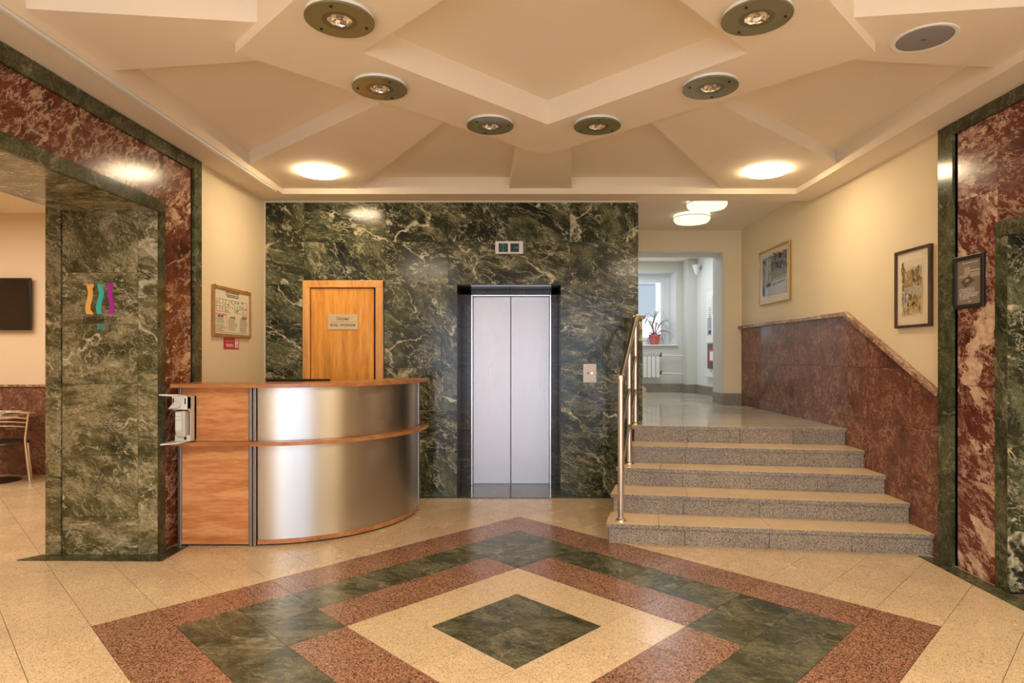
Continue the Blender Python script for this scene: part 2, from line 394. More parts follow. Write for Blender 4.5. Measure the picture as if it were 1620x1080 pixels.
# floor: base slab with a joint-coloured top, tiles on it
fb = MB(); fb.box(-9, 3.6, -2.6, 7.5, -.12, -.006)
floor = struct(fb.build('floor', 'grout'), 'polished granite lobby floor laid diagonally with a concentric diamond inlay', 'floor')
U = .311; CX, CY = -.03, 3.22; R2 = math.sqrt(.5)
def st2xy(s, t): return (CX+(s+t)*R2, CY+(t-s)*R2)
cand = []
for i in range(-45, 45):
    for j in range(-45, 45):
        g = .0015
        q = [(i*U+g, j*U+g), ((i+1)*U-g, j*U+g), ((i+1)*U-g, (j+1)*U-g), (i*U+g, (j+1)*U-g)]
        p = [st2xy(*a) for a in q]
        if area2(p) == 0: continue
        # orientation
        sa = sum(p[k][0]*p[(k+1) % 4][1]-p[(k+1) % 4][0]*p[k][1] for k in range(4))
        if sa < 0: p = p[::-1]
        cx, cy = sum(a[0] for a in p)/4, sum(a[1] for a in p)/4
        if cx > -2.8: p = clip(p, rect(-9, XPR+.02, -2.6, 6.19))
        else: p = clip(p, rect(-9, XPR+.02, -2.6, 7.33))
        if len(p) < 3 or area2(p) < .0004: continue
        if -3.2 < cx < -2.8 and cy > 4.7: continue
        ki = i if i >= 0 else -i-1; kj = j if j >= 0 else -j-1; k = max(ki, kj)
        if k == 0: m = 'greenf'
        elif k == 1: m = 'beige'
        elif k == 2: m = 'greenf' if ki == kj else 'pink'
        elif k == 3: m = 'greenf'
        elif k == 4: m = 'pink'
        else: m = 'beige'
        vis = False
        if cy > 1.5:
            for (x, y) in p+[(cx, cy)]:
                if y > 1.5:
                    u, v = UC+x/y*F, VC+HE/y*F
                    if 0 < u < 1620 and v < 1080: vis = True
        if cx > 1.3 and cy > 4.75 or cx > .95 and cy > 5.0: vis = False
        if cx < -1.2 and cx > -2.6 and cy > 5.0: vis = False
        if cx < -2.8 and cy > 4.5 and cx > -cy*.765: vis = False
        if k <= 4: vis = cy > 1.6
        cand.append((vis, cy, p, m, k))
cand.sort(key=lambda c: (not c[0], c[4] > 4, c[1]))
rest = {'beige': MB(), 'pink': MB(), 'greenf': MB()}
nm = {'beige': 'beige_floor_tile', 'pink': 'pink_floor_tile', 'greenf': 'green_floor_tile'}
cnt = {'beige': 0, 'pink': 0, 'greenf': 0}
for vis, cy, p, m, k in cand:
    dz = random.uniform(-.0004, .0004)
    if vis and cnt[m] < 270:
        cnt[m] += 1; MB().prism(p, -.006, dz).build(nm[m], m, floor)
    else: rest[m].prism(p, -.006, dz)
for m, b in rest.items():
    if b.v: tag(b.build(nm[m], m, floor), kind='stuff')
# dark green marble strips round the feet of the walls
mk = lambda poly: MB().prism(poly, 0, .006).build('floor_border_strip', 'greenb', floor)
mk([(-3.45, 4.25), (-2.45, 4.23), (-2.55, 4.36), (-3.36, 4.36)])
mk([(-2.45, 4.23), (-2.45, 4.57), (-2.55, 4.57), (-2.55, 4.36)])
mk([(2.75, 2.6), (2.86, 2.6), (2.86, 3.60), (2.75, 3.60)]); mk([(2.75, 3.602), (2.86, 3.602), (2.86, 4.30), (2.76, 4.34)])
mk([(-2.5, 6.10), (-.65, 6.10), (-.65, 6.18), (-2.5, 6.18)]); mk([(.39, 6.10), (.98, 6.10), (1.0, 6.18), (.39, 6.18)])
mk([(-.645, 6.10), (-.13, 6.10), (-.13, 6.72), (-.645, 6.72)]); mk([(-.128, 6.10), (.385, 6.10), (.385, 6.72), (-.128, 6.72)])

# left wall with the café opening
b = MB(); b.box(-3.34, XL, 4.96, YB, 0, 3.12); b.box(-3.32, XL-.02, 4.385, 4.96, 0, 3.12)
b.box(-3.32, XL-.02, 2.2, 4.385, 2.44, 3.12); b.box(-3.32, XL-.02, -2.6, 2.2, 0, 3.12); b.box(-3.34, XL, YB, 7.5, 0, 3.12)
struct(b.build('wall_left', 'wall'), 'cream plastered left wall pierced by the marble framed café opening', 'wall')
tl = struct(thing('trim_1', 'green and red veined marble cladding framing the café opening on the left', 'wall cladding'), None, None)
tl['label'] = 'green and red veined marble surround of the café opening on the left'
OY = 4.36
zs = [0, .38, .78, 1.19, 1.60, 2.0, 2.2, 2.41]
jx = [(-3.34, -3.23), (-3.22, -2.69), (-2.69, -2.552)]
for k, (a, c) in enumerate(jx):
    zz = ([0, .55, 1.1, 1.7, 2.52], [0, .27, .70, 1.20, 1.62, 1.98, 2.42], [0, .40, .83, 1.30, 1.80, 2.42])[k]
    for z0, z1 in zip(zz, zz[1:]):
        slab_y('jamb_slab', a, c, z0+.006*(z0 == 0), z1, OY-(.0 if k != 0 else -.0), .024, 'green_lit', tl)
MB().box(-3.23, -3.22, OY+.015, OY+.03, 0.01, 2.5).build('jamb_groove', 'dark', tl)
# front of the portal, plane X = XP : green inner band, red field, groove, green outer border
def portal(par, X, sgn, y_in, y_b1, y_r, y_g, y_out, zo, zb, zr, zt, ynear, border, field, zstep):
    t = -sgn*.02                         # slab thickness into the wall
    def S(name, y0, y1, z0, z1, x, m): 
        y0, y1 = min(y0, y1), max(y0, y1)
        return slab_x(name, y0, y1, z0, z1, x, t, m, par)
    ym = ynear
    # inner band (post + lintel)
    z = 0.006
    for z1 in [zo*.33, zo*.66, zo]: S('band_slab', y_in, y_b1, z, z1, X, border); z = z1
    ys = y_b1
    while ys > ym: y2 = max(ym, ys-.75); S('band_slab', y2, ys, zo, zb, X, border); ys = y2
    # red field
    xr = X-sgn*.018
    z = 0.006
    while z < zt-.01:
        z1 = min(zt, z+zstep)
        if zt-z1 < .12: z1 = zt
        S('field_slab', y_b1, y_r, z, z1, xr, field); z = z1
    ys = y_b1
    while ys > ym: y2 = max(ym, ys-.42); S('field_slab', y2, ys, zb, zt, xr, field); ys = y2
    # groove and outer border
    z = 0.006
    for z1 in [.5, 1.0, 1.45, 1.95, 2.4, zt+.1]: S('border_slab', y_g, y_out, z, z1, X, border); z = z1
    ys = y_g
    while ys > ym: y2 = max(ym, ys-.9); S('border_slab', y2, ys, zt, zt+.1-.002, X, border); ys = y2
    MB().box(min(X-sgn*.03, X-sgn*.022), max(X-sgn*.03, X-sgn*.022), ym, y_out-.01, zb, zt+.09).build('backing', 'dark', par)
    MB().box(min(X-sgn*.03, X-sgn*.022), max(X-sgn*.03, X-sgn*.022), y_in+.01, y_out-.01, .006, zb).build('backing', 'dark', par)
portal(tl, XP, 1, 4.36, 4.455, 4.825, 4.845, 4.958, 2.41, 2.50, None, 2.838, 2.2, 'greenb', 'red', .62)
# near half of the portal
for z0, z1 in ((0.006, 1.2), (1.2, 2.41)): slab_x('band_slab', 2.1, 2.2, z0, z1, XP, -.02, 'greenb', tl)
for z0, z1 in ((0.006, 1.0), (1.0, 2.0), (2.0, 2.838)): slab_x('field_slab', 1.7, 2.1, z0, z1, XP-.018, -.02, 'red', tl)
# lintel soffit
ys = 4.36
while ys > 2.21:
    y2 = max(2.2, ys-.72)
    for a, c, z in ((-3.22, XP-.022, 2.41), (-3.34, -3.22, 2.52)):
        MB().box(a+G, c-G, y2+G, ys-G, z, z+.02).build('soffit_slab', 'green_lit', tl)
    ys = y2

# elevator wall
b = MB(); b.box(XL, -.67, YB, 7.5, 0, 3.12); b.box(.405, 1.14, YB, YA+.4, 0, 3.12); b.box(-.67, .405, YB, 7.5, 2.12, 3.12); b.box(-.67, .405, 6.80, 7.5, 0, 2.12)
wb = struct(b.build('wall_back', 'wall'), 'dark green marble clad elevator wall at the back of the lobby', 'wall')
rows = [.004, .434, .854, 1.275, 1.701, 2.106, 2.526, 2.918]
cols = {0: [-2.547, -2.165, -1.37, -1.0, -.646], 1: [-2.547, -2.165, -1.37, -1.05, -.646], 2: [-2.547, -2.165, -1.37, -.80, -.646], 3: [-2.547, -2.165, -1.37, -.80, -.646],
        4: [-2.547, -2.165, -1.37, -.646], 5: [-2.547, -2.165, -1.355, -.731, -.44, .474, 1.154], 6: [-2.547, -2.165, -1.355, -.731, -.25, .474, 1.154]}
rcol = {0: [.383, .80, 1.154], 1: [.383, .80, 1.154], 2: [.383, 1.154], 3: [.383, .80, 1.154], 4: [.383, 1.154]}
for r in range(7):
    for cl in [cols[r]]+([rcol[r]] if r in rcol else []):
        for a, c in zip(cl, cl[1:]):
            if a == -2.165 and c == -1.37: continue       # the wooden door stands here
            slab_y('marble_slab', a, c, rows[r], rows[r+1], 6.18, .02, 'green', wb)
# recess reveals, brown marble
for z0, z1 in ((.006, .6), (.6, 1.28), (1.28, 1.70), (1.70, 2.10)):
    MB().box(-.668, -.646, 6.181, 6.72, z0+G, z1-G).build('reveal_slab', 'brown', wb)
    MB().box(.383, .404, 6.181, 6.72, z0+G, z1-G).build('reveal_slab', 'brown', wb)
    slab_y('reveal_slab', -.646, -.548, z0, z1, 6.70, .02, 'brown', wb)
    slab_y('reveal_slab', .312, .383, z0, z1, 6.70, .02, 'brown', wb)
for a, c in ((-.646, -.13), (-.13, .383)):
    MB().box(a+G, c-G, 6.20, 6.72, 2.101, 2.119).build('reveal_slab', 'brown', wb)
    slab_y('reveal_slab', a, c, 2.052, 2.10, 6.70, .02, 'brown', wb)
# wainscot end of the alcove's left wall
for z0, z1 in ((LZ+.002, 1.28), (1.28, 1.76)):
    for y0, y1 in ((6.18, 6.8), (6.8, 7.5), (7.5, 8.19)):
        MB().box(1.157, 1.195, y0+G, y1-G, z0+G, z1-G).build('wainscot_slab', 'green' if y0 < 6.2 else 'wains', wb)
MB().box(1.157, 1.225, 6.17, 8.19, 1.762, 1.795).build('wainscot_cap', 'cap', wb, bevel=.003)

# right wall and its portal
b = MB(); b.box(XR+.02, 3.12, 4.28, YA, 0, 3.12); b.box(XPR+.022, 3.6, 3.70, 4.28, 0, 3.12); b.box(XPR+.022, 3.6, 1.9, 3.70, 2.13, 3.12)
b.box(XPR+.022, 3.6, -2.6, 1.9, 0, 3.12); b.box(3.50, 3.6, 1.9, 3.70, 0, 2.13)
b.solid(on_x([(YA, 1.74), (YA, 3.12), (4.28, 3.12), (4.28, 1.10), (5.52, 1.74)], XR), (.05, 0, 0))
struct(b.build('wall_right', 'wall'), 'cream plastered right wall above the stairs', 'wall')
tr = struct(thing('trim_2', 'x', 'wall cladding'), 'green and pink veined marble surround of the doorway at the right edge', 'wall cladding')
portal(tr, XPR, -1, 3.66, 3.755, 4.10, 4.125, 4.27, 2.105, 2.20, None, 2.862, 1.9, 'greenb', 'redr', .60)
for z0, z1 in ((.006, .42), (.42, .86), (.86, 1.28), (1.28, 1.70), (1.70, 2.105)):
    slab_y('jamb_slab', XPR+.003, 3.07, z0, z1, 3.66, .03, 'green', tr); slab_y('jamb_slab', 3.09, 3.49, z0, z1, 3.67, .03, 'green', tr)
for y0, y1 in ((3.0, 3.66), (2.4, 3.0), (1.9, 2.4)): MB().box(XPR+.003, 3.49, y0+G, y1-G, 2.105, 2.128).build('soffit_slab', 'green', tr)
# red wainscot
tw = struct(thing('trim_3', 'x', 'wall cladding'), 'brownish red marble wainscot rising along the stairs', 'wall cladding')
outline = [(4.28, 0), (YA-.002, 0), (YA-.002, 1.745), (5.52, 1.745), (4.28, 1.115)]
ycuts = [4.28, 4.62, 5.22, 5.52, 6.02, 6.62, 7.22, 7.80, YA]
for r, (z0, z1) in enumerate(((0, .42), (.42, .87), (.87, 1.30), (1.30, 1.75))):
    for y0, y1 in zip(ycuts, ycuts[1:]):
        off = 0
        p = clip(rect(y0+G+off, y1-G+off, z0+G, z1-G), outline)
        if len(p) > 2 and area2(p) > .001: MB().solid(on_x(p, XR-.002), (.022, 0, 0)).build('wainscot_slab', 'wains', tw)
capf = [(YA, 1.748), (5.52, 1.748), (4.28, 1.118), (4.28, 1.150), (5.51, 1.785), (YA, 1.785)]
for seg in ([0, 1, 4, 5], [1, 2, 3, 4]):
    MB().solid(on_x([capf[i] for i in seg], XR-.05), (.05, 0, 0)).build('wainscot_cap', 'cap', tw, bevel=.003)

# alcove far wall with the doorway, corridor beyond
b = MB(); b.box(2.65, 3.12, YA, YA+.40, 0, 3.12); b.box(1.14, 1.28, YA, YA+.40, 0, 3.12); b.box(1.28, 2.65, YA, YA+.40, 2.765, 3.12)
struct(b.build('wall_far', 'wall'), 'cream wall with the wide doorway at the far end of the landing', 'wall')
d3 = struct(thing('door_3', 'x', 'doorway'), 'pale grey painted reveal of the wide doorway beyond the landing', 'doorway')
MB().box(2.635, 2.65, YA-.006, YA+.40, LZ+.15, 2.75).build('door_casing', 'grey', d3); MB().box(1.28, 2.65, YA-.006, YA+.40, 2.75, 2.765).build('door_casing', 'grey', d3)
MB().box(1.28, 1.295, YA-.006, YA+.40, LZ+.15, 2.75).build('door_casing', 'grey', d3)
b = MB(); b.box(3.01, 3.12, YA+.40, YC+.4, 0, 3.2)
struct(b.build('wall_corridor_right', 'cool'), 'white right wall of the corridor', 'wall')
b = MB(); b.box(.80, .90, YA+.40, YC+.4, 0, 3.2); b.box(.9, 1.28, YA+.38, YA+.42, 0, 3.2)
struct(b.build('wall_corridor_left', 'cool'), 'white left wall of the corridor', 'wall')
b = MB(); b.box(.9, 1.25, YC, YC+.42, 0, 3.2); b.box(2.73, 3.01, YC, YC+.42, 0, 3.2); b.box(1.25, 2.73, YC, YC+.42, 0, 1.57); b.box(1.25, 2.73, YC, YC+.42, 2.87, 3.2)
b.box(2.84, 3.01, 10.70, YC, 0, 3.2)
struct(b.build('wall_corridor_end', 'grey'), 'grey white end wall of the corridor around the window', 'wall')
# window
w1 = struct(thing('window_1', 'x', 'window'), 'white plastic framed window at the end of the corridor', 'window')
yw = 11.34
b = MB(); b.box(2.58, 2.66, yw, yw+.07, 1.59, 2.86); b.box(1.26, 1.34, yw, yw+.07, 1.59, 2.86); b.box(1.34, 2.58, yw, yw+.07, 2.78, 2.86); b.box(1.34, 2.58, yw, yw+.07, 1.59, 1.67); b.box(1.90, 1.98, yw, yw+.07, 1.67, 2.78)
b.build('window_frame', 'pvc', w1, bevel=.006)
for a, c in ((1.34, 1.90), (1.98, 2.58)):
    b = MB(); b.box(a, a+.06, yw-.02, yw+.03, 1.67, 2.78); b.box(c-.06, c, yw-.02, yw+.03, 1.67, 2.78); b.box(a+.06, c-.06, yw-.02, yw+.03, 2.72, 2.78); b.box(a+.06, c-.06, yw-.02, yw+.03, 1.67, 1.73)
    sash = b.build('window_sash', 'pvc', w1, bevel=.005)
    MB().box(a+.06, c-.06, yw, yw+.006, 1.73, 2.72).build('window_pane', 'glass', sash)
b = MB(); b.box(2.60, 2.73, YC+.0, yw, 1.57, 2.87).box(1.25, 1.27, YC, yw, 1.57, 2.87); b.box(1.25, 2.73, YC, yw, 2.85, 2.868)
b = MB(); b.solid([(2.73, YC, 1.57), (2.66, yw, 1.57), (2.66, yw, 2.87), (2.73, YC, 2.87)], (.01, 0.01, 0)); b.build('window_reveal', 'cool', w1)
MB().box(1.25, 2.75, YC-.06, yw, 1.57, 1.59).build('window_sill', 'white2', w1, bevel=.006)
MB().box(2.618, 2.634, yw-.03, yw, 2.08, 2.13).build('window_handle', 'pvc', w1)
# grey facade across the yard, seen through the panes
fac = thing('building', 'white building with pale grey facade panels seen through the corridor window', 'building', (2, 17, 0))
MB().box(-2.5, 7.0, 17.0, 17.4, -.12, 7.0).build('facade_wall', 'bright', fac)
for z0, z1 in ((2.44, 3.30), (3.32, 4.20), (4.22, 5.2)): MB().box(-1.2, 3.64, 16.95, 17.0, z0, z1).build('facade_panel', 'blindc', fac)
# baseboards
def base(name, boxes, label):
    b = MB()
    for q in boxes: b.box(*q)
    struct(b.build(name, 'skirt', bevel=.002), label, 'baseboard')
base('baseboard_far', [(2.65, 2.888, YA-.014, YA, LZ, LZ+.15), (2.636, 2.65, YA-.014, YA+.41, LZ, LZ+.15), (1.2, 1.28, YA-.014, YA, LZ, LZ+.15), (1.28, 1.294, YA-.014, YA+.4, LZ, LZ+.15)], 'grey granite baseboard at the foot of the doorway jambs')
base('baseboard_corridor', [(2.996, 3.01, YA+.4, 10.70, LZ, LZ+.15), (.9, 2.826, YC-.014, YC, LZ, LZ+.15), (2.826, 2.84, 10.69, YC, LZ, LZ+.15), (2.84, 2.996, 10.686, 10.70, LZ, LZ+.15)], 'grey granite baseboard round the corridor')

# café room
b = MB(); b.box(-9.2, -3.34, 7.33, 7.5, 0, 3.2); struct(b.build('wall_cafe_back', 'cafe'), 'peach plastered back wall of the café with red marble wainscot', 'wall')
b = MB(); b.box(-9.2, -9.0, -.5, 7.33, 0, 3.2); b.box(-9.2, -3.32, -.7, -.5, 0, 3.2); struct(b.build('wall_cafe_side', 'cafe'), 'peach plastered café side walls', 'wall')
wc = bpy.data.objects['wall_cafe_back']
xs = [-8.9, -8.2, -7.5, -6.8, -6.1, -5.45, -4.75, -4.05, -3.345]
for a, c in zip(xs, xs[1:]):
    for z0, z1 in ((.0, .52), (.52, 1.03)): slab_y('wainscot_slab', a, c, z0, z1, 7.31, .018, 'wains', wc)
MB().box(-8.9, -3.345, 7.285, 7.33, 1.032, 1.058).build('wainscot_cap', 'cap', wc, bevel=.003)
b = MB(); b.box(-9.2, -3.33, -.7, 7.5, 3.07, 3.2); struct(b.build('ceiling_cafe', 'ceil'), 'cream café ceiling', 'ceiling')
# front wall behind the camera with the glazed entrance
b = MB(); b.box(-3.34, -1.95, -2.8, -2.6, 0, 3.12); b.box(2.15, 3.6, -2.8, -2.6, 0, 3.12); b.box(-1.95, 2.15, -2.8, -2.6, 2.6, 3.12)
struct(b.build('wall_front', 'wall'), 'cream entrance wall behind the viewer with the glazed doorway', 'wall')

# ============================================================ CEILING
ZT, ZM = 3.10, 2.992
b = MB(); b.box(-2.7, 3.0, -2.7, 6.21, ZT, 3.14)
ceil = struct(b.build('ceiling', 'ceil'), 'cream plasterboard ceiling with a star of raised and lowered fields', 'ceiling')
XCc, YCc = .17, 3.17
def cp(name, poly, z0, z1): return MB().prism(poly, z0, z1).build(name, 'ceil', ceil)
# perimeter soffit, right strip rises slightly to the wall
XI, XJ, YI, YJ = -2.28, 2.615, 5.94, .40
cp('perimeter_soffit', [(-2.6, YI), (2.95, YI), (2.95, 6.21), (-2.6, 6.21)], ZC, ZT)
cp('perimeter_soffit', [(-2.6, YJ), (XI, YJ), (XI, YI), (-2.6, YI)], ZC, ZT)
MB().solid([(XJ, YJ, ZC), (2.95, YJ, ZC+.035), (2.95, YI, ZC), (XJ, YI, ZC)], (0, 0, .16)).build('perimeter_soffit', 'ceil', ceil)
cp('perimeter_soffit', [(-2.6, -2.7), (2.95, -2.7), (2.95, YJ), (-2.6, YJ)], ZC, ZT)
# ring beam (square turned 45 degrees): four bars
RO, RI = 1.63, .985
def dm(r): return [(XCc, YCc+r), (XCc-r, YCc), (XCc, YCc-r), (XCc+r, YCc)]
o4, i4 = dm(RO), dm(RI)
b = MB()
vs = [(x, y, ZC) for x, y in o4+i4]+[(x, y, ZT) for x, y in o4+i4]
fs = []
for k in range(4):
    n = (k+1) % 4
    fs += [(k, n, 4+n, 4+k), (k, n, 8+n, 8+k), (4+k, 4+n, 12+n, 12+k)]
b.add(vs, fs); b.build('ring_beam', 'ceil', ceil)
# wedge panels
def mirx(p): return [(2*XCc-x, y) for x, y in p][::-1]
def miry(p): return [(x, 2*YCc-y) for x, y in p][::-1]
N = [(-.12, YI), (.475, YI), (.37, 4.70), (.25, 4.2), (.1, 4.2), (-.045, 4.70)]
NW = [(-1.57, YI), (XI, YI), (XI, 5.19), (-.86, 3.90), (-.6, 3.75), (-.36, 4.05), (-.55, 4.27)]
Wp = [(XI, 2.86), (XI, 3.48), (-1.42, 3.365), (-1.1, 3.3), (-1.1, 3.0), (-1.29, 2.975)]
Ep = [(XJ, 2.80), (XJ, 3.44), (1.68, 3.35), (1.45, 3.3), (1.45, 3.0), (1.51, 2.94)]
for p in (N, NW, mirx(NW), Wp, Ep, miry(N), miry(NW), miry(mirx(NW))): cp('wedge_panel', p, ZM, ZT)
# landing alcove and corridor ceiling
b = MB(); b.box(1.10, 3.12, 6.21, YA+.4, 3.05, 3.14); b.box(.8, 3.12, YA+.4, YC+.45, 3.06, 3.2)
struct(b.build('ceiling_landing', 'ceil'), 'plain pale ceiling over the landing and corridor', 'ceiling')
# cable trunking
tag(MB().box(-2.315, -2.285, .5, 5.80, 2.922, ZC).build('cable_trunking', 'white2', bevel=.004), 'thin white cable trunking running along the left ceiling edge', 'cable duct')

# ============================================================ STAIRS
LY = [4.64, 4.96, 5.29, 5.53, 5.78]; LX = [.625, .707, .80, .905, 1.02]
RY = [4.352, 4.63, 4.94, 5.24, 5.545]
st = thing('staircase', 'speckled grey granite staircase of five steps with pale treads up to the landing', 'stairs', (1.9, 4.5, 0))
RXs = XR-.004
nose = .028
for k in range(5):
    zt = .15*(k+1)
    yl, yr = LY[k], RY[k]
    if k < 4: yl2, yr2, xl2 = LY[k+1]+.03, RY[k+1]+.03, LX[k+1]
    # riser slabs
    def pt(f, dy, x0=None): 
        x0 = LX[k]+.025 if x0 is None else x0
        x = x0+(RXs-x0)*f; g = (x-LX[k])/(RXs-LX[k]); return (x, yl+(yr-yl)*g+dy)
    cuts = [0, .245+.004*k, .51, .76, 1.0]
    for a, c in zip(cuts, cuts[1:]):
        p = [pt(a+.0007, nose-.012), pt(c-.0007, nose-.012), pt(c-.0007, nose+.008), pt(a+.0007, nose+.008)]
        MB().prism(p, zt-.15+.0005, zt-.032).build('riser_slab', 'riser', st)
    # side slab
    if k < 4:
        MB().prism([(LX[k]+.025, yl+nose+.008), (LX[k]+.045, yl+nose+.008), (1.15, 6.15), (1.13, 6.15)], zt-.15, zt-.032).build('side_slab', 'riser', st)
    # core
    if k < 4:
        MB().prism([pt(.02, nose+.01), (RXs, pt(1, nose+.01)[1]), (RXs, 5.9), (1.16, 6.1)], zt-.15, zt-.0325).build('core', 'riser', st)
        tc = [0, .17+.1*(k % 2), .52+.06*k, .8, 1.0]
        for a, c in zip(tc, tc[1:]):
            def q(f, back):
                if not back: return pt(f, 0, LX[k])
                x = xl2+(RXs-xl2)*f; g = (x-LX[k+1])/(RXs-LX[k+1]); return (x, LY[k+1]+.03+(RY[k+1]-LY[k+1])*g)
            MB().prism([q(a+.0006, 0), q(c-.0006, 0), q(c-.0006, 1), q(a+.0006, 1)], zt-.0315, zt-.002).build('tread_core', 'riser', st)
            MB().prism([q(a+.0006, 0), q(c-.0006, 0), q(c-.0006, 1), q(a+.0006, 1)], zt-.002, zt).build('tread_slab', 'tread', st)
        # left return of the tread towards the wall
        MB().prism([(LX[k], yl+.0), (LX[k]+.001, yl), (xl2, yl2), (1.15, 6.17), (1.11, 6.17), (LX[k]+.03, yl+.18)], zt-.0315, zt-.0003).build('tread_core', 'riser', st) if False else None
# landing
ld = struct(MB().prism([(LX[4]+.03, LY[4]+.05), (RXs, RY[4]+.05), (3.05, YC), (.9, YC), (.9, 8.6), (1.16, 8.2), (1.16, 6.2)], .5, LZ-.022).build('floor_landing', 'grout'), 'polished pale granite floor of the landing and corridor', 'floor')
MB().prism([(LX[4], LY[4]), (RXs, RY[4]), (RXs, RY[4]+.04), (LX[4]+.005, LY[4]+.04)], LZ-.032, LZ-.002).build('nosing', 'riser', st)
outl = [(LX[4], LY[4]), (RXs, RY[4]), (RXs, 8.6), (1.157, 8.6), (1.157, 6.18), (1.10, 6.17)]
# convex pieces
def landing_tiles(reg, xc, yc, m):
    for a, c in zip(xc, xc[1:]):
        for y0, y1 in zip(yc, yc[1:]):
            p = clip(rect(a+G, c-G, y0+G, y1-G), reg)
            if len(p) > 2 and area2(p) > .002: MB().prism(p, LZ-.02 if y0 > 5.8 else LZ-.002, LZ).build('floor_tile', m, ld)
landing_tiles([(LX[4], LY[4]), (RXs, RY[4]), (RXs, 6.18), (1.12, 6.18)], [.9, 1.4, 1.9, 2.4, 2.9], [5.4, 5.85, 6.18], 'polish')
landing_tiles(rect(1.157, RXs, 6.18, 8.2), [.9, 1.4, 1.9, 2.4, 2.9], [6.18, 6.68, 7.18, 7.68, 8.2], 'polish')
landing_tiles(rect(1.28, 2.65, 8.2, 8.6), [.9, 1.4, 1.9, 2.4, 2.9], [8.2, 8.6], 'polish')
landing_tiles(rect(.9, 3.01, 8.6, YC), [.9, 1.4, 1.9, 2.4, 3.01], [8.6, 9.1, 9.6, 10.1, 10.6, YC], 'polish')
for q in ((1.03, LY[4]+.1), ):
    pass
MB().prism([(LX[4]+.03, LY[4]+.03), (1.16, LY[4]+.03), (1.16, 6.18), (1.10, 6.16)], .0, LZ-.033).build('core', 'riser', st)

# railing
hr = thing('handrail', 'polished steel handrail with three posts on the left of the stairs', 'railing', (.75, 4.72, 0))
posts = [((.748, 4.715), .15, 1.20), ((.942, 5.47), .45, 1.545), ((1.075, 5.90), .75, 1.73)]
for i, ((x, y), z0, z1) in enumerate(posts):
    b = MB(); b.cyl((x, y, z0), (x, y, z1), .0245, n=24); po = b.build('post', 'chrome', hr, smooth=True)
    MB().lathe([(.001, .018), (.030, .018), (.040, .010), (.042, 0), (.001, 0)], (x, y, z0), 24).build('base_flange', 'gilt', po, smooth=True)
    if i != 1: MB().lathe([(.024, -.005), (.031, -.004), (.031, .045), (.026, .055), (.012, .062), (.001, .063)], (x, y, z1), 24).build('post_cap', 'gilt', po, smooth=True)
def P3(i, z): (x, y), _, _ = posts[i]; return Vector((x, y, z))
rp = [P3(0, 1.22), P3(1, 1.575), P3(2, 1.755)]
MB().tube([rp[0], rp[0].lerp(rp[2], .5), rp[2]], .0235, 20).build('top_rail', 'gilt', hr, smooth=True)
for h in (.66, .345):
    MB().tube([P3(0, .15+h), P3(1, .45+h)], .013, 14).build('mid_rail', 'gilt', hr, smooth=True)
    MB().tube([P3(1, .45+h), P3(2, .75+h-.01)], .013, 14).build('mid_rail', 'gilt', hr, smooth=True)

# ============================================================ DOORS
d1 = struct(thing('door_1', 'x', 'door'), 'orange wooden flush door with a beech frame behind the reception desk', 'door')
b = MB(); b.box(-2.168, -2.098, 6.145, 6.20, 0, 2.14); b.box(-1.448, -1.373, 6.145, 6.20, 0, 2.14); b.build('door_frame', 'doorframe', d1, bevel=.004)
MB().box(-2.168, -1.373, 6.143, 6.20, 2.07, 2.141).build('door_frame', 'doorframe', d1, bevel=.004)
MB().box(-2.09, -1.470, 6.165, 6.198, .01, 2.062).build('door_leaf', 'door', d1, bevel=.002)
MB().box(-2.10, -1.445, 6.192, 6.1985, 0, 2.072).build('door_gap', 'dark', d1)
for z in (1.86, 1.0, .25):
    MB().cyl((-2.096, 6.158, z-.05), (-2.096, 6.158, z+.05), .007, n=10).build('hinge', 'brass', d1)
pq = thing('door_sign', 'small beige door sign with two lines of dark lettering', 'sign', PY(542.5, 509, 6.16))
p0, p1 = PY(519, 497, 6.16), PY(566, 521, 6.16)
MB().box(p0.x, p1.x, 6.157, 6.1645, p1.z, p0.z).build('sign_plate', 'plaque', pq, bevel=.001)
fr = lambda c, y: (Vector(c), (1, 0, 0), (0, 0, 1), (0, -1, 0))
c = (p0+p1)/2
text('lettering', 'Охрана', .044, fr((c.x, 6.1565, c.z+.031), 0), 'ink', pq, fit=.125)
text('lettering', 'вход  запрещен', .042, fr((c.x, 6.1565, c.z-.030), 0), 'ink', pq, fit=.245)
MB().box(p0.x+.03, p1.x-.03, 6.1563, 6.157, c.z-.001, c.z+.0005).build('rule', 'ink', pq)
# elevator
d2 = struct(thing('door_2', 'x', 'elevator door'), 'brushed steel two leaf elevator door set back in the green marble wall', 'elevator door')
b = MB(); b.box(-.548, -.532, 6.69, 6.78, 0.006, 2.052); b.box(.296, .312, 6.69, 6.78, 0.006, 2.052); b.box(-.532, .296, 6.69, 6.78, 2.036, 2.052); b.build('door_frame', 'chrome', d2, bevel=.003)
MB().box(-.530, -.125, 6.742, 6.775, .012, 2.034).build('door_leaf', 'steel', d2, bevel=.003)
MB().box(-.121, .294, 6.742, 6.775, .012, 2.034).build('door_leaf', 'steel', d2, bevel=.003)
MB().box(-.55, .32, 6.776, 6.80, 0, 2.06).build('shaft_gap', 'dark', d2)
MB().box(-.55, .314, 6.722, 6.742, .0, .011).build('door_sill', 'alu', d2)
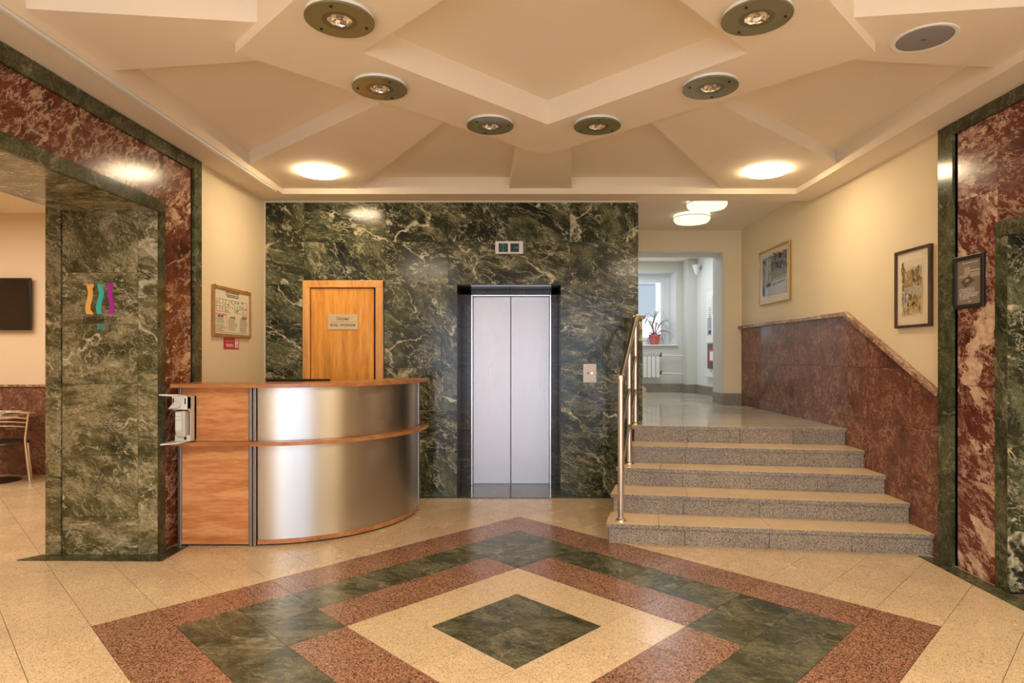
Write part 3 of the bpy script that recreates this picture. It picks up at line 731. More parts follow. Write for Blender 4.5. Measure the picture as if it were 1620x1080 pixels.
# indicator and call plate
ei = thing('floor_indicator', 'white elevator floor indicator with two small black displays above the elevator', 'indicator', PY(805, 391, 6.18))
p0, p1 = PY(783.5, 381.5, 6.17), PY(827.5, 401.5, 6.17)
MB().box(p0.x, p1.x, 6.158, 6.18, p1.z, p0.z).build('face_plate', 'white', ei, bevel=.004)
for k, (ua, ub) in enumerate(((789, 803.5), (807.5, 821))):
    a, c2 = PY(ua, 385, 6.16), PY(ub, 398.5, 6.16); MB().box(a.x, c2.x, 6.156, 6.159, c2.z, a.z).build('display', 'black', ei)
cc = PY(796, 391.5, 6.155); b = MB(); w_ = .0022
for sg in (1, -1):
    b.tube([(cc.x-.022, 6.1552, cc.z+sg*.012), (cc.x, 6.1552, cc.z+sg*.034), (cc.x+.022, 6.1552, cc.z+sg*.012)], w_, 6)
    b.tube([(cc.x-.022, 6.1552, cc.z+sg*.012), (cc.x-.022, 6.1552, cc.z+sg*.018)], w_, 6)
b.tube([(cc.x, 6.1552, cc.z-.03), (cc.x, 6.1552, cc.z+.03)], w_, 6); b.build('arrows', 'led', ei)
cc = PY(817, 391.5, 6.155); b = MB()
for k in range(4): b.box(cc.x-.018+k*.009, cc.x-.013+k*.009+(.003 if k == 3 else 0), 6.1545, 6.156, cc.z-.008, cc.z+.008)
b.build('digits', 'led', ei)
for uu in (786.5, 824.5): q = PY(uu, 391.5, 6.157); MB().cyl(q, q-Vector((0, .003, 0)), .005, n=10).build('screw', 'chrome', ei)
cb = thing('call_button_plate', 'grey steel elevator call button plate to the right of the elevator', 'button panel', PY(933, 590, 6.18))
p0, p1 = PY(922.5, 575.5, 6.17), PY(943.5, 605, 6.17)
MB().box(p0.x, p1.x, 6.165, 6.18, p1.z, p0.z).build('face_plate', 'white', cb, bevel=.004)
q = PY(936, 590, 6.165); MB().lathe([(.013, 0), (.013, .006), (.010, .010), (.001, .010)], q, 18, (0, -1, 0)).build('call_button', 'chrome', cb, smooth=True)
q = PY(930.5, 590, 6.165); MB().box(q.x-.006, q.x+.006, 6.163, 6.165, q.z-.009, q.z+.009).build('key_slot', 'black', cb)
q = PY(937, 603, 6.165); MB().box(q.x-.022, q.x+.022, 6.1645, 6.1655, q.z-.004, q.z+.003).build('engraving', 'alu', cb)
for vv in (578.5, 602): q = PY(933, vv, 6.165); MB().cyl(q, q-Vector((0, .002, 0)), .003, n=8).build('screw', 'alu', cb)

# ============================================================ RECEPTION DESK
dk = thing('reception_desk', 'curved reception desk of beech board and brushed aluminium panels', 'reception desk', (-1.98, 4.9, 0))
CXd, CYd, RXd, RYd, X0d, Y0d = -1.975, 5.66, 1.035, 1.08, -2.525, 4.58
def arc(off, a0=-90, a1=0, n=40): return [(CXd+(RXd+off)*math.cos(math.radians(a0+(a1-a0)*i/n)), CYd+(RYd+off)*math.sin(math.radians(a0+(a1-a0)*i/n))) for i in range(n+1)]
def band(o1, o2, z0, z1, name, mat, flat_too=True, a0=-90, a1=0, bevel=0, tip=False):
    A, B = arc(o1, a0, a1), arc(o2, a0, a1)
    b = MB()
    n = len(A)
    vs = [(x, y, z0) for x, y in A+B]+[(x, y, z1) for x, y in A+B]
    fs = []
    for i in range(n-1):
        fs += [(i, i+1, n+i+1, n+i), (2*n+i, 2*n+i+1, 3*n+i+1, 3*n+i), (i, i+1, 2*n+i+1, 2*n+i), (n+i, n+i+1, 3*n+i+1, 3*n+i)]
    fs += [(0, n, 3*n, 2*n), (n-1, 2*n-1, 4*n-1, 3*n-1)]
    b.add(vs, fs); return b.build(name, mat, dk, smooth=True, bevel=bevel)
# panels
for z0, z1, nm_ in ((.045, .742, 'metal_panel'), (.772, 1.164, 'metal_panel')):
    band(0, -.015, z0, z1, nm_, 'panel', a0=-88.2, a1=-2.0)
    MB().box(X0d+.022, CXd-.03, Y0d, Y0d+.018, z0, z1).build('wood_panel', 'desk', dk, bevel=.001)
band(.004, -.02, .012, .045, 'base_strip', 'deskedge', a0=-88.4, a1=-1.5, bevel=.002)
MB().box(X0d+.02, CXd-.03, Y0d-.003, Y0d+.02, .012, .045).build('base_strip', 'desk', dk, bevel=.001)
band(-.01, -.03, .0, .012, 'foot', 'dark'); MB().box(X0d+.02, CXd, Y0d+.01, Y0d+.03, 0, .012).build('foot', 'dark', dk)
# shelf
s1 = band(.085, -.012, .743, .771, 'shelf', 'deskedge', bevel=.004, a0=-90, a1=3)
MB().box(-2.56+.02, CXd-.002, Y0d-.085, Y0d+.03, .743, .771).build('shelf', 'deskedge', dk, bevel=.004)
# countertop
band(.085, -.30, 1.165, 1.193, 'countertop', 'deskedge', bevel=.004, a0=-90, a1=4)
MB().box(-2.555+.01, CXd-.002, Y0d-.085, Y0d+.30, 1.165, 1.193).build('countertop', 'deskedge', dk, bevel=.004)
# posts
def post(x, y, wd, dp, name='upright'):
    b = MB()
    for z0, z1 in ((0.0, .743), (.771, 1.165)): b.box(x-wd/2, x+wd/2, y-dp/2, y+dp/2, z0, z1)
    return b.build(name, 'alu', dk, bevel=.005, seg=3)
post(X0d+.008, Y0d+.006, .026, .03); post(CXd-.020, Y0d+.002, .024, .032); post(CXd+.010, Y0d+.002, .024, .032); post(CXd+RXd-.006, CYd-.012, .03, .034)
MB().box(CXd-.006, CXd-.003, Y0d-.008, Y0d+.01, .0, .743).build('upright_groove', 'dark', dk)
# work surface and inner panels
MB().prism([(-2.5, 4.62), (-1.9, 4.62), (-1.4, 4.85), (-1.5, 5.35), (-2.5, 5.35)], .72, .745).build('work_surface', 'desk', dk)
for x in (-2.46, -1.52): MB().box(x-.01, x+.01, 4.9, 5.3, 0, .72).build('support_panel', 'desk', dk)
mo = thing('computer_monitor', 'black computer monitor whose top edge shows above the desk counter', 'monitor', (-1.85, 5.15, .745))
xa, xb = PY(421, 600, 5.12).x, PY(522, 600, 5.12).x
MB().box(xa, xb, 5.105, 5.14, .87, 1.207).build('screen_housing', 'black', mo, bevel=.005)
MB().box(xa+.015, xb-.015, 5.14, 5.142, .885, 1.192).build('screen', 'screen', mo)
MB().box(-1.88, -1.82, 5.11, 5.13, .76, .88).build('neck', 'black', mo); MB().prism([(-1.98, 5.05), (-1.72, 5.05), (-1.72, 5.2), (-1.98, 5.2)], .745, .757).build('foot', 'black', mo, bevel=.003)

# sanitizer dispenser
sd = thing('sanitizer_dispenser', 'white elbow operated hand sanitizer dispenser on the left end of the desk', 'dispenser', (-2.44, 4.5, .79))
xa, xb, yf, yb = -2.505, -2.395, 4.455, 4.579
zt_, zb_ = PY(300, 627, yf).z, PY(300, 699, yf).z
side = [(yb, zt_), (yf, zt_), (yf, zt_-.085), (yf+.045, zt_-.12), (yf+.045, zb_+.0), (yb, zb_)]
MB().solid([(xb, y, z) for y, z in side], (-.006, 0, 0)).build('housing_side', 'white', sd, bevel=.002)
MB().solid([(xa, y, z) for y, z in side], (.006, 0, 0)).build('housing_side', 'white', sd, bevel=.002)
MB().box(xa, xb, yb-.03, yb, zb_, zt_).build('back_plate', 'white', sd, bevel=.003)
fc = MB().box(xa, xb, yf-.004, yf+.05, zt_-.095, zt_+.002).build('front_cover', 'white2', sd, bevel=.006)
for x in (xa+.012, xb-.014): MB().box(x-.004, x+.004, yf-.006, yf-.003, zt_-.055, zt_-.012).build('slot', 'black', fc)
sp = MB(); sp.solid([(xa-.004, yf-.05, zt_-.085), (xa+.066, yf-.05, zt_-.075), (xa+.072, yf-.004, zt_-.03), (xa+.02, yf-.004, zt_-.03)], (0, .02, -.006)); sp.build('nozzle', 'white2', sd, bevel=.006)
bt = MB().box(xa+.022, xb-.018, yf+.0, yf+.075, zb_+.035, zt_-.105).build('bottle', 'bottle', sd, bevel=.010)
MB().box(xa+.024, xa+.066, yf-.002, yf+.0, zb_+.075, zt_-.115).build('bottle_label', 'label', bt)
for dz in (.10, .125, .20): MB().box(xa+.024, xa+.066, yf-.003, yf-.001, zt_-dz-.045, zt_-dz-.042).build('label_stripe', 'lblue', bt)
MB().box(xa+.03, xa+.055, yf+.01, yf+.04, zt_-.105, zt_-.09).build('bottle_neck', 'black', bt)
MB().box(xa+.002, xb-.002, yf+.03, yb-.03, zb_, zb_+.045).build('lower_cover', 'white', sd, bevel=.004)
q = (xa+.080, yf+.03, zb_+.022); MB().lathe([(.010, 0), (.010, .003), (.001, .003)], q, 14, (0, -1, 0)).build('lock', 'black', sd)
b = MB(); b.solid([(xa-.03, yf-.10, zb_-.012), (xb-.02, yf-.07, zb_-.004), (xb, yb, zb_-.002), (xa, yb, zb_-.002), (xa-.045, yf-.06, zb_-.012)], (0, 0, .010)); b.build('drip_tray', 'white2', sd, bevel=.004)
b = MB(); b.tube([(xb-.01, yf+.03, zt_-.02), (xb-.015, yf+.0, zt_+.004), (xb-.035, yf-.07, zt_+.014), (xa-.01, yf-.11, zt_+.017), (xa-.03, yf-.10, zt_+.017), (xa-.028, yf-.08, zt_+.016)], [.004, .005, .0055, .006, .006, .005], 8)
b.tube([(xa+.01, yf+.03, zt_-.02), (xa+.004, yf-.0, zt_+.002), (xa-.02, yf-.08, zt_+.015)], .0045, 8); b.build('elbow_lever', 'white2', sd, smooth=True)

# ============================================================ WALL THINGS, LEFT
def frame_on_x(root, X, n, y0, y1, z0, z1, fw, fd, fmat, bmat, mount=None, bw=0):
    """flat picture on a plane X=const, normal n (+1/-1) into the room"""
    y0, y1 = min(y0, y1), max(y0, y1)
    def bx(a, c, d, e, m, nm_, t0, t1):
        return MB().box(min(X+n*t0, X+n*t1), max(X+n*t0, X+n*t1), a, c, d, e).build(nm_, m, root, bevel=.002 if nm_ == 'frame_bar' else 0)
    bx(y0, y0+fw, z0, z1, fmat, 'frame_bar', 0, fd); bx(y1-fw, y1, z0, z1, fmat, 'frame_bar', 0, fd)
    bx(y0+fw, y1-fw, z0, z0+fw, fmat, 'frame_bar', 0, fd); bx(y0+fw, y1-fw, z1-fw, z1, fmat, 'frame_bar', 0, fd)
    return bx(y0+fw, y1-fw, z0+fw, z1-fw, bmat, 'sheet', 0.001, fd*.5)
def art_poly(name, pts, X, par, mat, lay, n):
    """pts in (y,z)"""
    return MB().solid([(X+n*lay, y, z) for y, z in pts], (-n*.0008, 0, 0)).build(name, mat, par)
ep = thing('framed_plan', 'wooden framed evacuation plan with fine printing on the cream wall', 'framed notice', (XL, 5.5, 1.56))
frame_on_x(ep, XL, 1, 5.148, 5.857, 1.560, 1.990, .026, .022, 'oak', 'paper')
Xq = XL+.012
yy = lambda a: 5.174+(5.831-5.174)*a       # 0 = left (near), 1 = right (far)
zz_ = lambda a: 1.586+(1.964-1.586)*a
frL = lambda a, bb: (Vector((Xq, yy(a), zz_(bb))), (0, 1, 0), (0, 0, 1), (1, 0, 0))
text('title', 'ПЛАН ЭВАКУАЦИИ', .027, frL(.5, .955), 'ink', ep); text('subtitle', 'при пожаре первого этажа', .019, frL(.5, .90), 'ink', ep); text('subtitle', 'административного здания', .016, frL(.5, .86), 'ink', ep)
b = MB()
def ln(a0, b0, a1, b1, w_=.0022):
    b.box(Xq-.0004, Xq+.0004, min(yy(a0), yy(a1))-w_/2, max(yy(a0), yy(a1))+w_/2, min(zz_(b0), zz_(b1))-w_/2, max(zz_(b0), zz_(b1))+w_/2)
for a0, b0, a1, b1 in ((.06,.78,.55,.78),(.55,.78,.93,.78),(.06,.78,.06,.50),(.06,.50,.42,.50),(.42,.50,.42,.45),(.56,.50,.93,.50),(.93,.78,.93,.50),(.06,.68,.40,.68),(.06,.62,.50,.62),(.56,.78,.56,.50),(.14,.78,.14,.68),(.22,.78,.22,.68),(.30,.78,.30,.68),(.14,.62,.14,.50),(.22,.62,.22,.50),(.30,.62,.30,.50),(.38,.62,.38,.50),(.64,.68,.64,.50),(.72,.68,.72,.60),(.80,.78,.80,.68),(.48,.78,.48,.70),(.64,.60,.93,.60)): ln(a0, b0, a1, b1)
random.seed(3)
for _ in range(34):
    a0, b0 = random.uniform(.08, .9), random.uniform(.52, .76); ln(a0, b0, a0+.012, b0, .006)
tag(b.build('floor_plan_lines', 'ink', ep), kind='stuff')
b = MB()
for col_, (a0, a1) in enumerate(((.04, .30), (.36, .64), (.70, .96))):
    for r_ in range(11):
        if random.random() < .9: ln(a0+random.uniform(0, .02), .36-r_*.029, a1-random.uniform(0, .09), .36-r_*.029, .0024)
ln(.04, .035, .96, .035, .002); tag(b.build('text_lines', 'ink', ep), kind='stuff')
for a, s_ in ((.16, 'ДЕЙСТВИЯ'), (.5, 'УСЛОВНЫЕ'), (.83, 'ТЕЛЕФОНЫ')): text('heading', s_, .018, frL(a, .39), 'ink', ep)
b = MB()
for r_ in range(3): ln(.04, .45-r_*.017, .33, .45-r_*.017, .0022); ln(.78, .45-r_*.017, .95, .45-r_*.017, .0022)
ln(.33, .47, .33, .10, .0022); tag(b.build('red_text_lines', 'redp', ep), kind='stuff')
for y in (5.20, 5.80): MB().cyl((XL+.004, y, 1.99), (XL+.004, y, 2.0), .006, n=10).build('hanger', 'chrome', ep)
rs = thing('fire_call_sign', 'small red sign with white lettering below the framed plan', 'sign', (XL, 5.5, 1.46))
MB().box(XL, XL+.004, 5.356, 5.64, 1.456, 1.556).build('sign_plate', 'redp', rs)
fL2 = lambda y, z: (Vector((XL+.0045, y, z)), (0, 1, 0), (0, 0, 1), (1, 0, 0))
text('lettering', 'ПРИ ПОЖАРЕ', .031, fL2(5.462, 1.525), 'posterl', rs, sx=.85); text('lettering', 'ЗВОНИТЬ', .036, fL2(5.462, 1.486), 'wpaper', rs, sx=.82)
MB().box(XL+.0035, XL+.0048, 5.565, 5.625, 1.470, 1.550).build('white_panel', 'wpaper', rs)
text('lettering', '01', .036, (Vector((XL+.0052, 5.595, 1.530)), (0, 1, 0), (0, 0, 1), (1, 0, 0)), 'redp', rs); text('lettering', '112', .030, (Vector((XL+.0052, 5.595, 1.490)), (0, 1, 0), (0, 0, 1), (1, 0, 0)), 'redp', rs)

# logo sticker on the pillar
YS = OY-.0006
lg = thing('wall_sticker', 'three wavy colour bars and city anniversary lettering on the green marble pillar', 'sticker', PY(160, 486, YS))
def wav(u0, u1, v0, v1, shape, mat):
    n = 14; L, Rr = [], []
    for i in range(n+1):
        t = i/n; v = v0+(v1-v0)*t; l, r = shape(t); L.append(PY(u0+l, v, YS)); Rr.append(PY(u0+r, v, YS))
    b = MB()
    for i in range(n): b.solid([L[i], Rr[i], Rr[i+1], L[i+1]], (0, -.0007, 0))
    b.build('colour_bar', mat, lg)
wave = lambda t: 2.0*math.sin(2*PI*(t-.05))
wav(138, 0, 449.5, 497, lambda t: (-1.0+wave(t)*1.0, (10.3 if t < .14 or t > .88 else 7.3)+wave(t)), 'ylw')
wav(154.5, 0, 449, 496.5, lambda t: (-.2+wave(t)*1.3+1*t-.6, 7.6+wave(t)*1.3+1*t-.6), 'teal')
wav(170, 0, 449, 496.5, lambda t: ((-1.5 if t < .14 or t > .88 else 1.6)+wave(t)*-1.0, 9.6-wave(t)*.8), 'mag')
frS = lambda u, v: (PY(u, v, YS-.0003), (1, 0, 0), (0, 0, 1), (0, -1, 0))
text('lettering', 'ЕКАТЕРИНБУРГ', .058, frS(159, 506.5), 'black', lg, fit=.240); text('lettering', '300', .056, frS(159.5, 517.0), 'teal', lg, fit=.054)

# television in the café
tv = thing('television', 'black flat television on the peach café wall', 'television', (-6.25, 7.33, 1.7))
MB().box(-6.85, -5.735, 7.255, 7.29, 1.693, 2.303).build('housing', 'black', tv, bevel=.006)
MB().box(-6.83, -5.757, 7.252, 7.256, 1.713, 2.283).build('screen', 'screen', tv); MB().box(-6.5, -6.1, 7.29, 7.33, 1.85, 2.15).build('wall_bracket', 'black', tv)
# café table, newspapers, chair
tb = thing('cafe_table', 'round café table with metal rim against the red wainscot', 'table', (-5.86, 6.92, 0))
MB().lathe([(.001, .72), (.375, .72), (.375, .745), (.001, .745)], (-5.86, 6.92, 0), 48).build('tabletop', 'tabletop', tb, smooth=True)
MB().lathe([(.374, .715), (.384, .715), (.384, .748), (.374, .748)], (-5.86, 6.92, 0), 48).build('rim', 'chrome', tb, smooth=True)
MB().cyl((-5.86, 6.92, .03), (-5.86, 6.92, .72), .03).build('pedestal', 'chrome', tb, smooth=True)
MB().lathe([(.001, .035), (.05, .034), (.22, .016), (.235, .008), (.235, 0), (.001, 0)], (-5.86, 6.92, 0), 40).build('base', 'seat', tb, smooth=True)
npz = .745
for k in range(3):
    o = MB().box(-5.99+.012*k, -5.60+.008*k, 6.68+.02*k, 6.95, npz+.014*k, npz+.012+.014*k).build('newspaper', 'wpaper' if k != 1 else 'posterl', bevel=.003)
    tag(o, ('folded newspaper at the bottom of the pile on the café table', 'folded grey newspaper in the middle of the pile on the café table', 'folded newspaper on top of the pile on the café table')[k], 'newspaper', 'newspapers on the café table')
ch = thing('cafe_chair', 'chrome café chair with dark round seat tucked under the table', 'chair', (-5.60, 6.725, 0)); ch.rotation_euler = (0, 0, math.radians(30))
b = MB()
cx, cy = -5.60, 6.725
for s_ in (-1, 1):
    MB().tube([(cx+s_*.235, cy-.06, 0), (cx+s_*.20, cy-.10, .46), (cx+s_*.20, cy-.11, .50), (cx+s_*.235, cy-.15, .78)], .012, 10).build('leg', 'chrome', ch, smooth=True)
    MB().tube([(cx+s_*.20, cy+.26, 0), (cx+s_*.18, cy+.19, .44)], .012, 10).build('leg', 'chrome', ch, smooth=True)
MB().lathe([(.001, .475), (.17, .472), (.215, .460), (.225, .445), (.20, .435), (.001, .43)], (cx, cy+.08, 0), 36).build('seat', 'seat', ch, smooth=True)
for k, z in enumerate((.795, .735, .690, .645)):
    wd = .235-.012*k
    MB().tube([(cx-wd, cy-.145+.005*k, z-.015), (cx-wd*.5, cy-.185, z+.004), (cx, cy-.198, z+.010), (cx+wd*.5, cy-.185, z+.004), (cx+wd, cy-.145+.005*k, z-.015)], .012 if k == 0 else .008, 10).build('back_rail', 'chrome', ch, smooth=True)

# ============================================================ WALL THINGS, RIGHT
Xw = XR
pf = thing('framed_painting', 'gold framed wintry painting hanging above the landing wainscot', 'picture', (Xw, 7.1, 2.0))
frame_on_x(pf, Xw, -1, 6.678, 7.545, 2.000, 2.637, .022, .026, 'gold', 'mat')
fy = lambda a: 7.523+(6.700-7.523)*a; fz = lambda a: 2.022+(2.615-2.022)*a
def A1(name, pts, mat, lay): art_poly(name, [(fy(a), fz(c)) for a, c in pts], Xw, pf, mat, lay, -1)
A1('painted_ground', [(.10, .12), (.92, .12), (.92, .88), (.10, .88)], 'pf', .015)
A1('painted_snow', [(.10, .12), (.92, .12), (.92, .40), (.5, .38), (.10, .34)], 'pg', .0165)
A1('painted_fence', [(.40, .42), (.92, .46), (.92, .58), (.40, .54)], 'pc', .0165)
A1('painted_trunk', [(.10, .14), (.18, .14), (.17, .86), (.10, .86)], 'pc', .0165)
A1('painted_path', [(.45, .30), (.85, .33), (.88, .36), (.48, .34)], 'pe', .017)
A1('painted_tower', [(.22, .3), (.40, .3), (.40, .70), (.37, .80), (.31, .85), (.25, .80), (.22, .70)], 'pg', .0165)
for k in range(9): a = .44+.055*k; A1('painted_tree', [(a, .55), (a+.012, .55), (a+.010, .87), (a+.002, .87)], 'pe' if k % 2 else 'pc', .017)
MB().box(Xw-.0195, Xw-.019, 6.700, 7.523, 2.022, 2.615).build('cover_glass', 'glass', pf)
pn = thing('framed_painting', 'dark wood framed watercolour of an arched bridge beside the green marble border', 'picture', (Xw, 4.6, 1.6))
frame_on_x(pn, Xw, -1, 4.374, 4.79, 1.606, 2.188, .020, .028, 'darkwood', 'mat')
ny = lambda a: 4.770+(4.394-4.770)*a; nz = lambda a: 1.626+(2.168-1.626)*a
def A2(name, pts, mat, lay): art_poly(name, [(ny(a), nz(c)) for a, c in pts], Xw, pn, mat, lay, -1)
A2('painted_sky', [(.15, .12), (.82, .12), (.82, .88), (.15, .88)], 'pa', .016)
random.seed(11)
def blob(cx_, cz_, rx, rz, mat, lay, n=11): A2('painted_foliage', [(cx_+rx*math.cos(2*PI*i/n)*random.uniform(.75, 1.1), cz_+rz*math.sin(2*PI*i/n)*random.uniform(.75, 1.1)) for i in range(n)], mat, lay)
for q in ((.28, .57, .12, .06, 'pb'), (.62, .66, .14, .10, 'pj'), (.44, .66, .13, .11, 'pb'), (.70, .58, .11, .07, 'pc'), (.20, .52, .05, .05, 'pj'), (.52, .70, .06, .09, 'pi_')): blob(*q, .0168)
A2('painted_bridge', [(.24, .50), (.82, .53), (.82, .40), (.66, .38), (.24, .46)], 'ph', .0176)
A2('painted_parapet', [(.24, .535), (.82, .565), (.82, .55), (.24, .52)], 'pc', .018)
for k in range(7): A2('painted_baluster', [(.30+.08*k, .52+.004*k), (.33+.08*k, .52+.004*k), (.33+.08*k, .56+.004*k), (.30+.08*k, .56+.004*k)], 'ph', .0182)
for ax, az, r_ in ((.40, .40, .035), (.54, .38, .05)): A2('painted_arch', [(ax-r_, az-.06)]+[(ax+r_*math.cos(PI-PI*i/8), az+.5*r_*math.sin(PI-PI*i/8)*1.6) for i in range(9)]+[(ax+r_, az-.06)], 'pe', .0182)
A2('painted_lamp', [(.68, .56), (.70, .56), (.70, .78), (.68, .78)], 'pe', .0182); A2('painted_lamp', [(.66, .75), (.72, .75), (.71, .79), (.67, .79)], 'pe', .0186)
A2('painted_water', [(.15, .42), (.30, .40), (.34, .30), (.15, .26)], 'pd', .0176)
A2('painted_reeds', [(.15, .13), (.80, .15), (.82, .42), (.66, .36), (.5, .28), (.30, .26), (.15, .20)], 'pi_', .0177)
def strokes(par, fyy, fzz, X, mat, n, box_, sz, lay, slant=.5):
    b = MB()
    for _ in range(n):
        a, c = random.uniform(box_[0], box_[1]), random.uniform(box_[2], box_[3]); l = sz*random.uniform(.5, 1.4); th = sz*.30*random.uniform(.6, 1.5); sl = slant*random.uniform(-1, 1)
        b.solid([(X-lay, fyy(aa), fzz(cc)) for aa, cc in ((a, c), (a+th, c), (a+th+l*sl, c+l), (a+l*sl, c+l))], (.0004, 0, 0))
    tag(b.build('paint_strokes', mat, par), kind='stuff')
for mat_, n_, bx__, sz_ in (('pb', 70, (.22, .74, .52, .74), .035), ('pc', 80, (.22, .78, .50, .78), .030), ('pj', 50, (.16, .78, .30, .70), .028), ('pi_', 60, (.36, .74, .60, .76), .030), ('pe', 34, (.20, .78, .34, .60), .016), ('ph', 60, (.18, .78, .36, .50), .028),
                       ('pd', 26, (.15, .34, .26, .44), .03), ('pa', 40, (.16, .78, .14, .42), .045), ('pc', 46, (.16, .76, .14, .36), .06), ('pb', 60, (.30, .76, .14, .40), .06), ('pc', 26, (.15, .24, .56, .84), .06)):
    strokes(pn, ny, nz, Xw, mat_, n_, bx__, sz_, random.uniform(.0187, .0194))
for mat_, n_, bx__, sz_ in (('pe', 90, (.40, .90, .56, .84), .09), ('pc', 60, (.12, .90, .50, .84), .07), ('pg', 50, (.14, .88, .15, .42), .03), ('pf', 70, (.12, .90, .40, .86), .06), ('ph', 30, (.23, .39, .34, .76), .05), ('ph', 16, (.40, .9, .46, .58), .03)):
    strokes(pf, fy, fz, Xw, mat_, n_, bx__, sz_, random.uniform(.0176, .0186), .12)
for k in range(46):
    a = random.uniform(.18, .78); c = random.uniform(.13, .15+.22*a); A2('painted_stroke', [(a, c), (a+.009, c), (a+.016, c+.09), (a+.012, c+.09)], random.choice(['pc', 'pb', 'ph', 'pj', 'pa']), .0185)
for k in range(14):
    a = random.uniform(.16, .34); c = random.uniform(.36, .54); blob(a, c, .018, .010, random.choice(['pc', 'pj', 'pe']), .0183, 6)
XM = XPR+.018
po_ = thing('framed_poster', 'black framed grey advertising poster on the pink veined marble', 'poster', (XM, 4.0, 1.7))
frame_on_x(po_, XM, -1, 3.85, 4.117, 1.703, 2.040, .026, .018, 'black', 'posterg')
qy = lambda a: 4.091+(3.876-4.091)*a; qz = lambda a: 1.729+(2.014-1.729)*a
def A3(name, pts, mat, lay): art_poly(name, [(qy(a), qz(c)) for a, c in pts], XM, po_, mat, lay, -1)
A3('photo_block', [(.30, .64), (.56, .66), (.54, .84), (.32, .82)], 'posterl', .0105); A3('photo_block', [(.56, .60), (1.0, .60), (1.0, .70), (.56, .70)], 'posterl', .0105); A3('photo_block', [(.56, .735), (1.0, .735), (1.0, .75), (.56, .755)], 'posterw', .0105)
A3('photo_block', [(.08, .60), (.55, .60), (.50, .64), (.10, .66)], 'posterl', .0103)
A3('card', [(.16, .52), (.50, .63), (.74, .52), (.34, .38)], 'posterd', .011); A3('card_mark', [(.34, .53), (.45, .57), (.54, .53), (.42, .49)], 'posterl', .0115)
frP = lambda a, c: (Vector((XM-.0108, qy(a), qz(c))), (0, -1, 0), (0, 0, 1), (-1, 0, 0))
text('lettering', 'СКИДКА', .037, frP(.10, .305), 'posterw', po_, align='LEFT', fit=.135)
for k, s_ in enumerate(('на проживание', 'по картам нашего', 'отеля')): text('lettering', s_, .022, frP(.10, .235-.052*k), 'posterw', po_, align='LEFT', fit=(.172, .160, .085)[k])
text('lettering', 'для наших гостей', .013, frP(.35, .93), 'posterw', po_, align='LEFT'); A3('mark', [(.26, .91), (.30, .91), (.30, .95), (.26, .95)], 'posterw', .0112); A3('mark', [(.46, .045), (.58, .045), (.60, .065), (.48, .065)], 'posterw', .0112)

# ============================================================ CEILING THINGS
def downlight(x, y, label, rot=0):
    t = thing('downlight', label, 'ceiling light', (x, y, ZC), 'glass ringed downlights on the diamond ceiling beam')
    MB().lathe([(.001, .001), (.148, .001), (.150, -.004), (.148, -.014), (.10, -.015), (.075, -.004)], (x, y, ZC), 40).build('housing', 'white2', t, smooth=True)
    MB().lathe([(.100, -.0155), (.060, -.0165), (.052, -.010)], (x, y, ZC), 36).build('lining', 'copper', t, smooth=True)
    MB().lathe([(.078, -.019), (.154, -.019), (.155, -.022), (.154, -.026), (.078, -.026), (.078, -.019)], (x, y, ZC), 48).build('glass_ring', 'olive', t, smooth=True)
    MB().lathe([(.0775, -.0205), (.055, -.0205), (.055, -.0255), (.0775, -.0255), (.0775, -.0205)], (x, y, ZC), 36).build('inner_glass', 'olived', t, smooth=True)
    # faceted reflector
    b = MB(); n = 18; prof = [(.056, -.020), (.052, -.008), (.040, .004), (.024, .012), (.008, .015)]
    vs = []
    for i, (r, h) in enumerate(prof): vs += [(x+r*math.cos(2*PI*(k+.5*(i % 2))/n), y+r*math.sin(2*PI*(k+.5*(i % 2))/n), ZC-.0+h-.006*(k % 2)) for k in range(n)]
    b.add(vs, [(i*n+k, i*n+(k+1) % n, (i+1)*n+(k+1) % n, (i+1)*n+k) for i in range(len(prof)-1) for k in range(n)])
    b.build('reflector', 'refl', t)
    MB().lathe([(.001, -.022), (.014, -.018), (.017, -.006), (.012, .006), (.001, .008)], (x, y, ZC), 16).build('bulb', 'chrome', t, smooth=True)
    for k in range(3):
        a = rot+2*PI*k/3; q = (x+.122*math.cos(a), y+.122*math.sin(a), ZC-.026)
        MB().cyl(q, (q[0], q[1], q[2]-.006), .006, n=12).build('screw', 'dark', t)
    return t
dpos = [((-.826, 2.82), 'glass ringed downlight nearest the viewer on the left beam of the ceiling diamond'), ((-.81, 3.545), 'middle one of three left downlights, just behind the left corner of the ceiling diamond'),
        ((-.212, 4.125), 'glass ringed downlight just left of the far point of the ceiling diamond'), ((.498, 4.13), 'glass ringed downlight just right of the far point of the ceiling diamond'),
        ((1.068, 3.535), 'middle one of three right downlights, just behind the right corner of the ceiling diamond'), ((1.055, 2.80), 'glass ringed downlight nearest the viewer on the right beam of the ceiling diamond')]
for k, ((x, y), lb) in enumerate(dpos): downlight(x, y, lb, .5+.7*k)
def lamp(x, y, z, label, r=.165):
    t = thing('ceiling_lamp', label, 'ceiling light', (x, y, z), 'lit round lamps flush on the ceiling')
    MB().lathe([(.001, 0), (r*.8, 0), (r*.8, -.012), (.001, -.012)], (x, y, z), 32).build('base_plate', 'white2', t, smooth=True)
    MB().lathe([(r*.80, -.004), (r*.97, -.010), (r, -.018), (r*.97, -.026), (r*.55, -.032), (.001, -.034)], (x, y, z), 40).build('glass_shade', 'lamp_on', t, smooth=True)
    return t
lamp(-1.755, 5.39, ZM, 'lit round ceiling lamp at the back left above the reception desk')
lamp(2.105, 5.36, ZM, 'lit round ceiling lamp at the back right above the stairs')
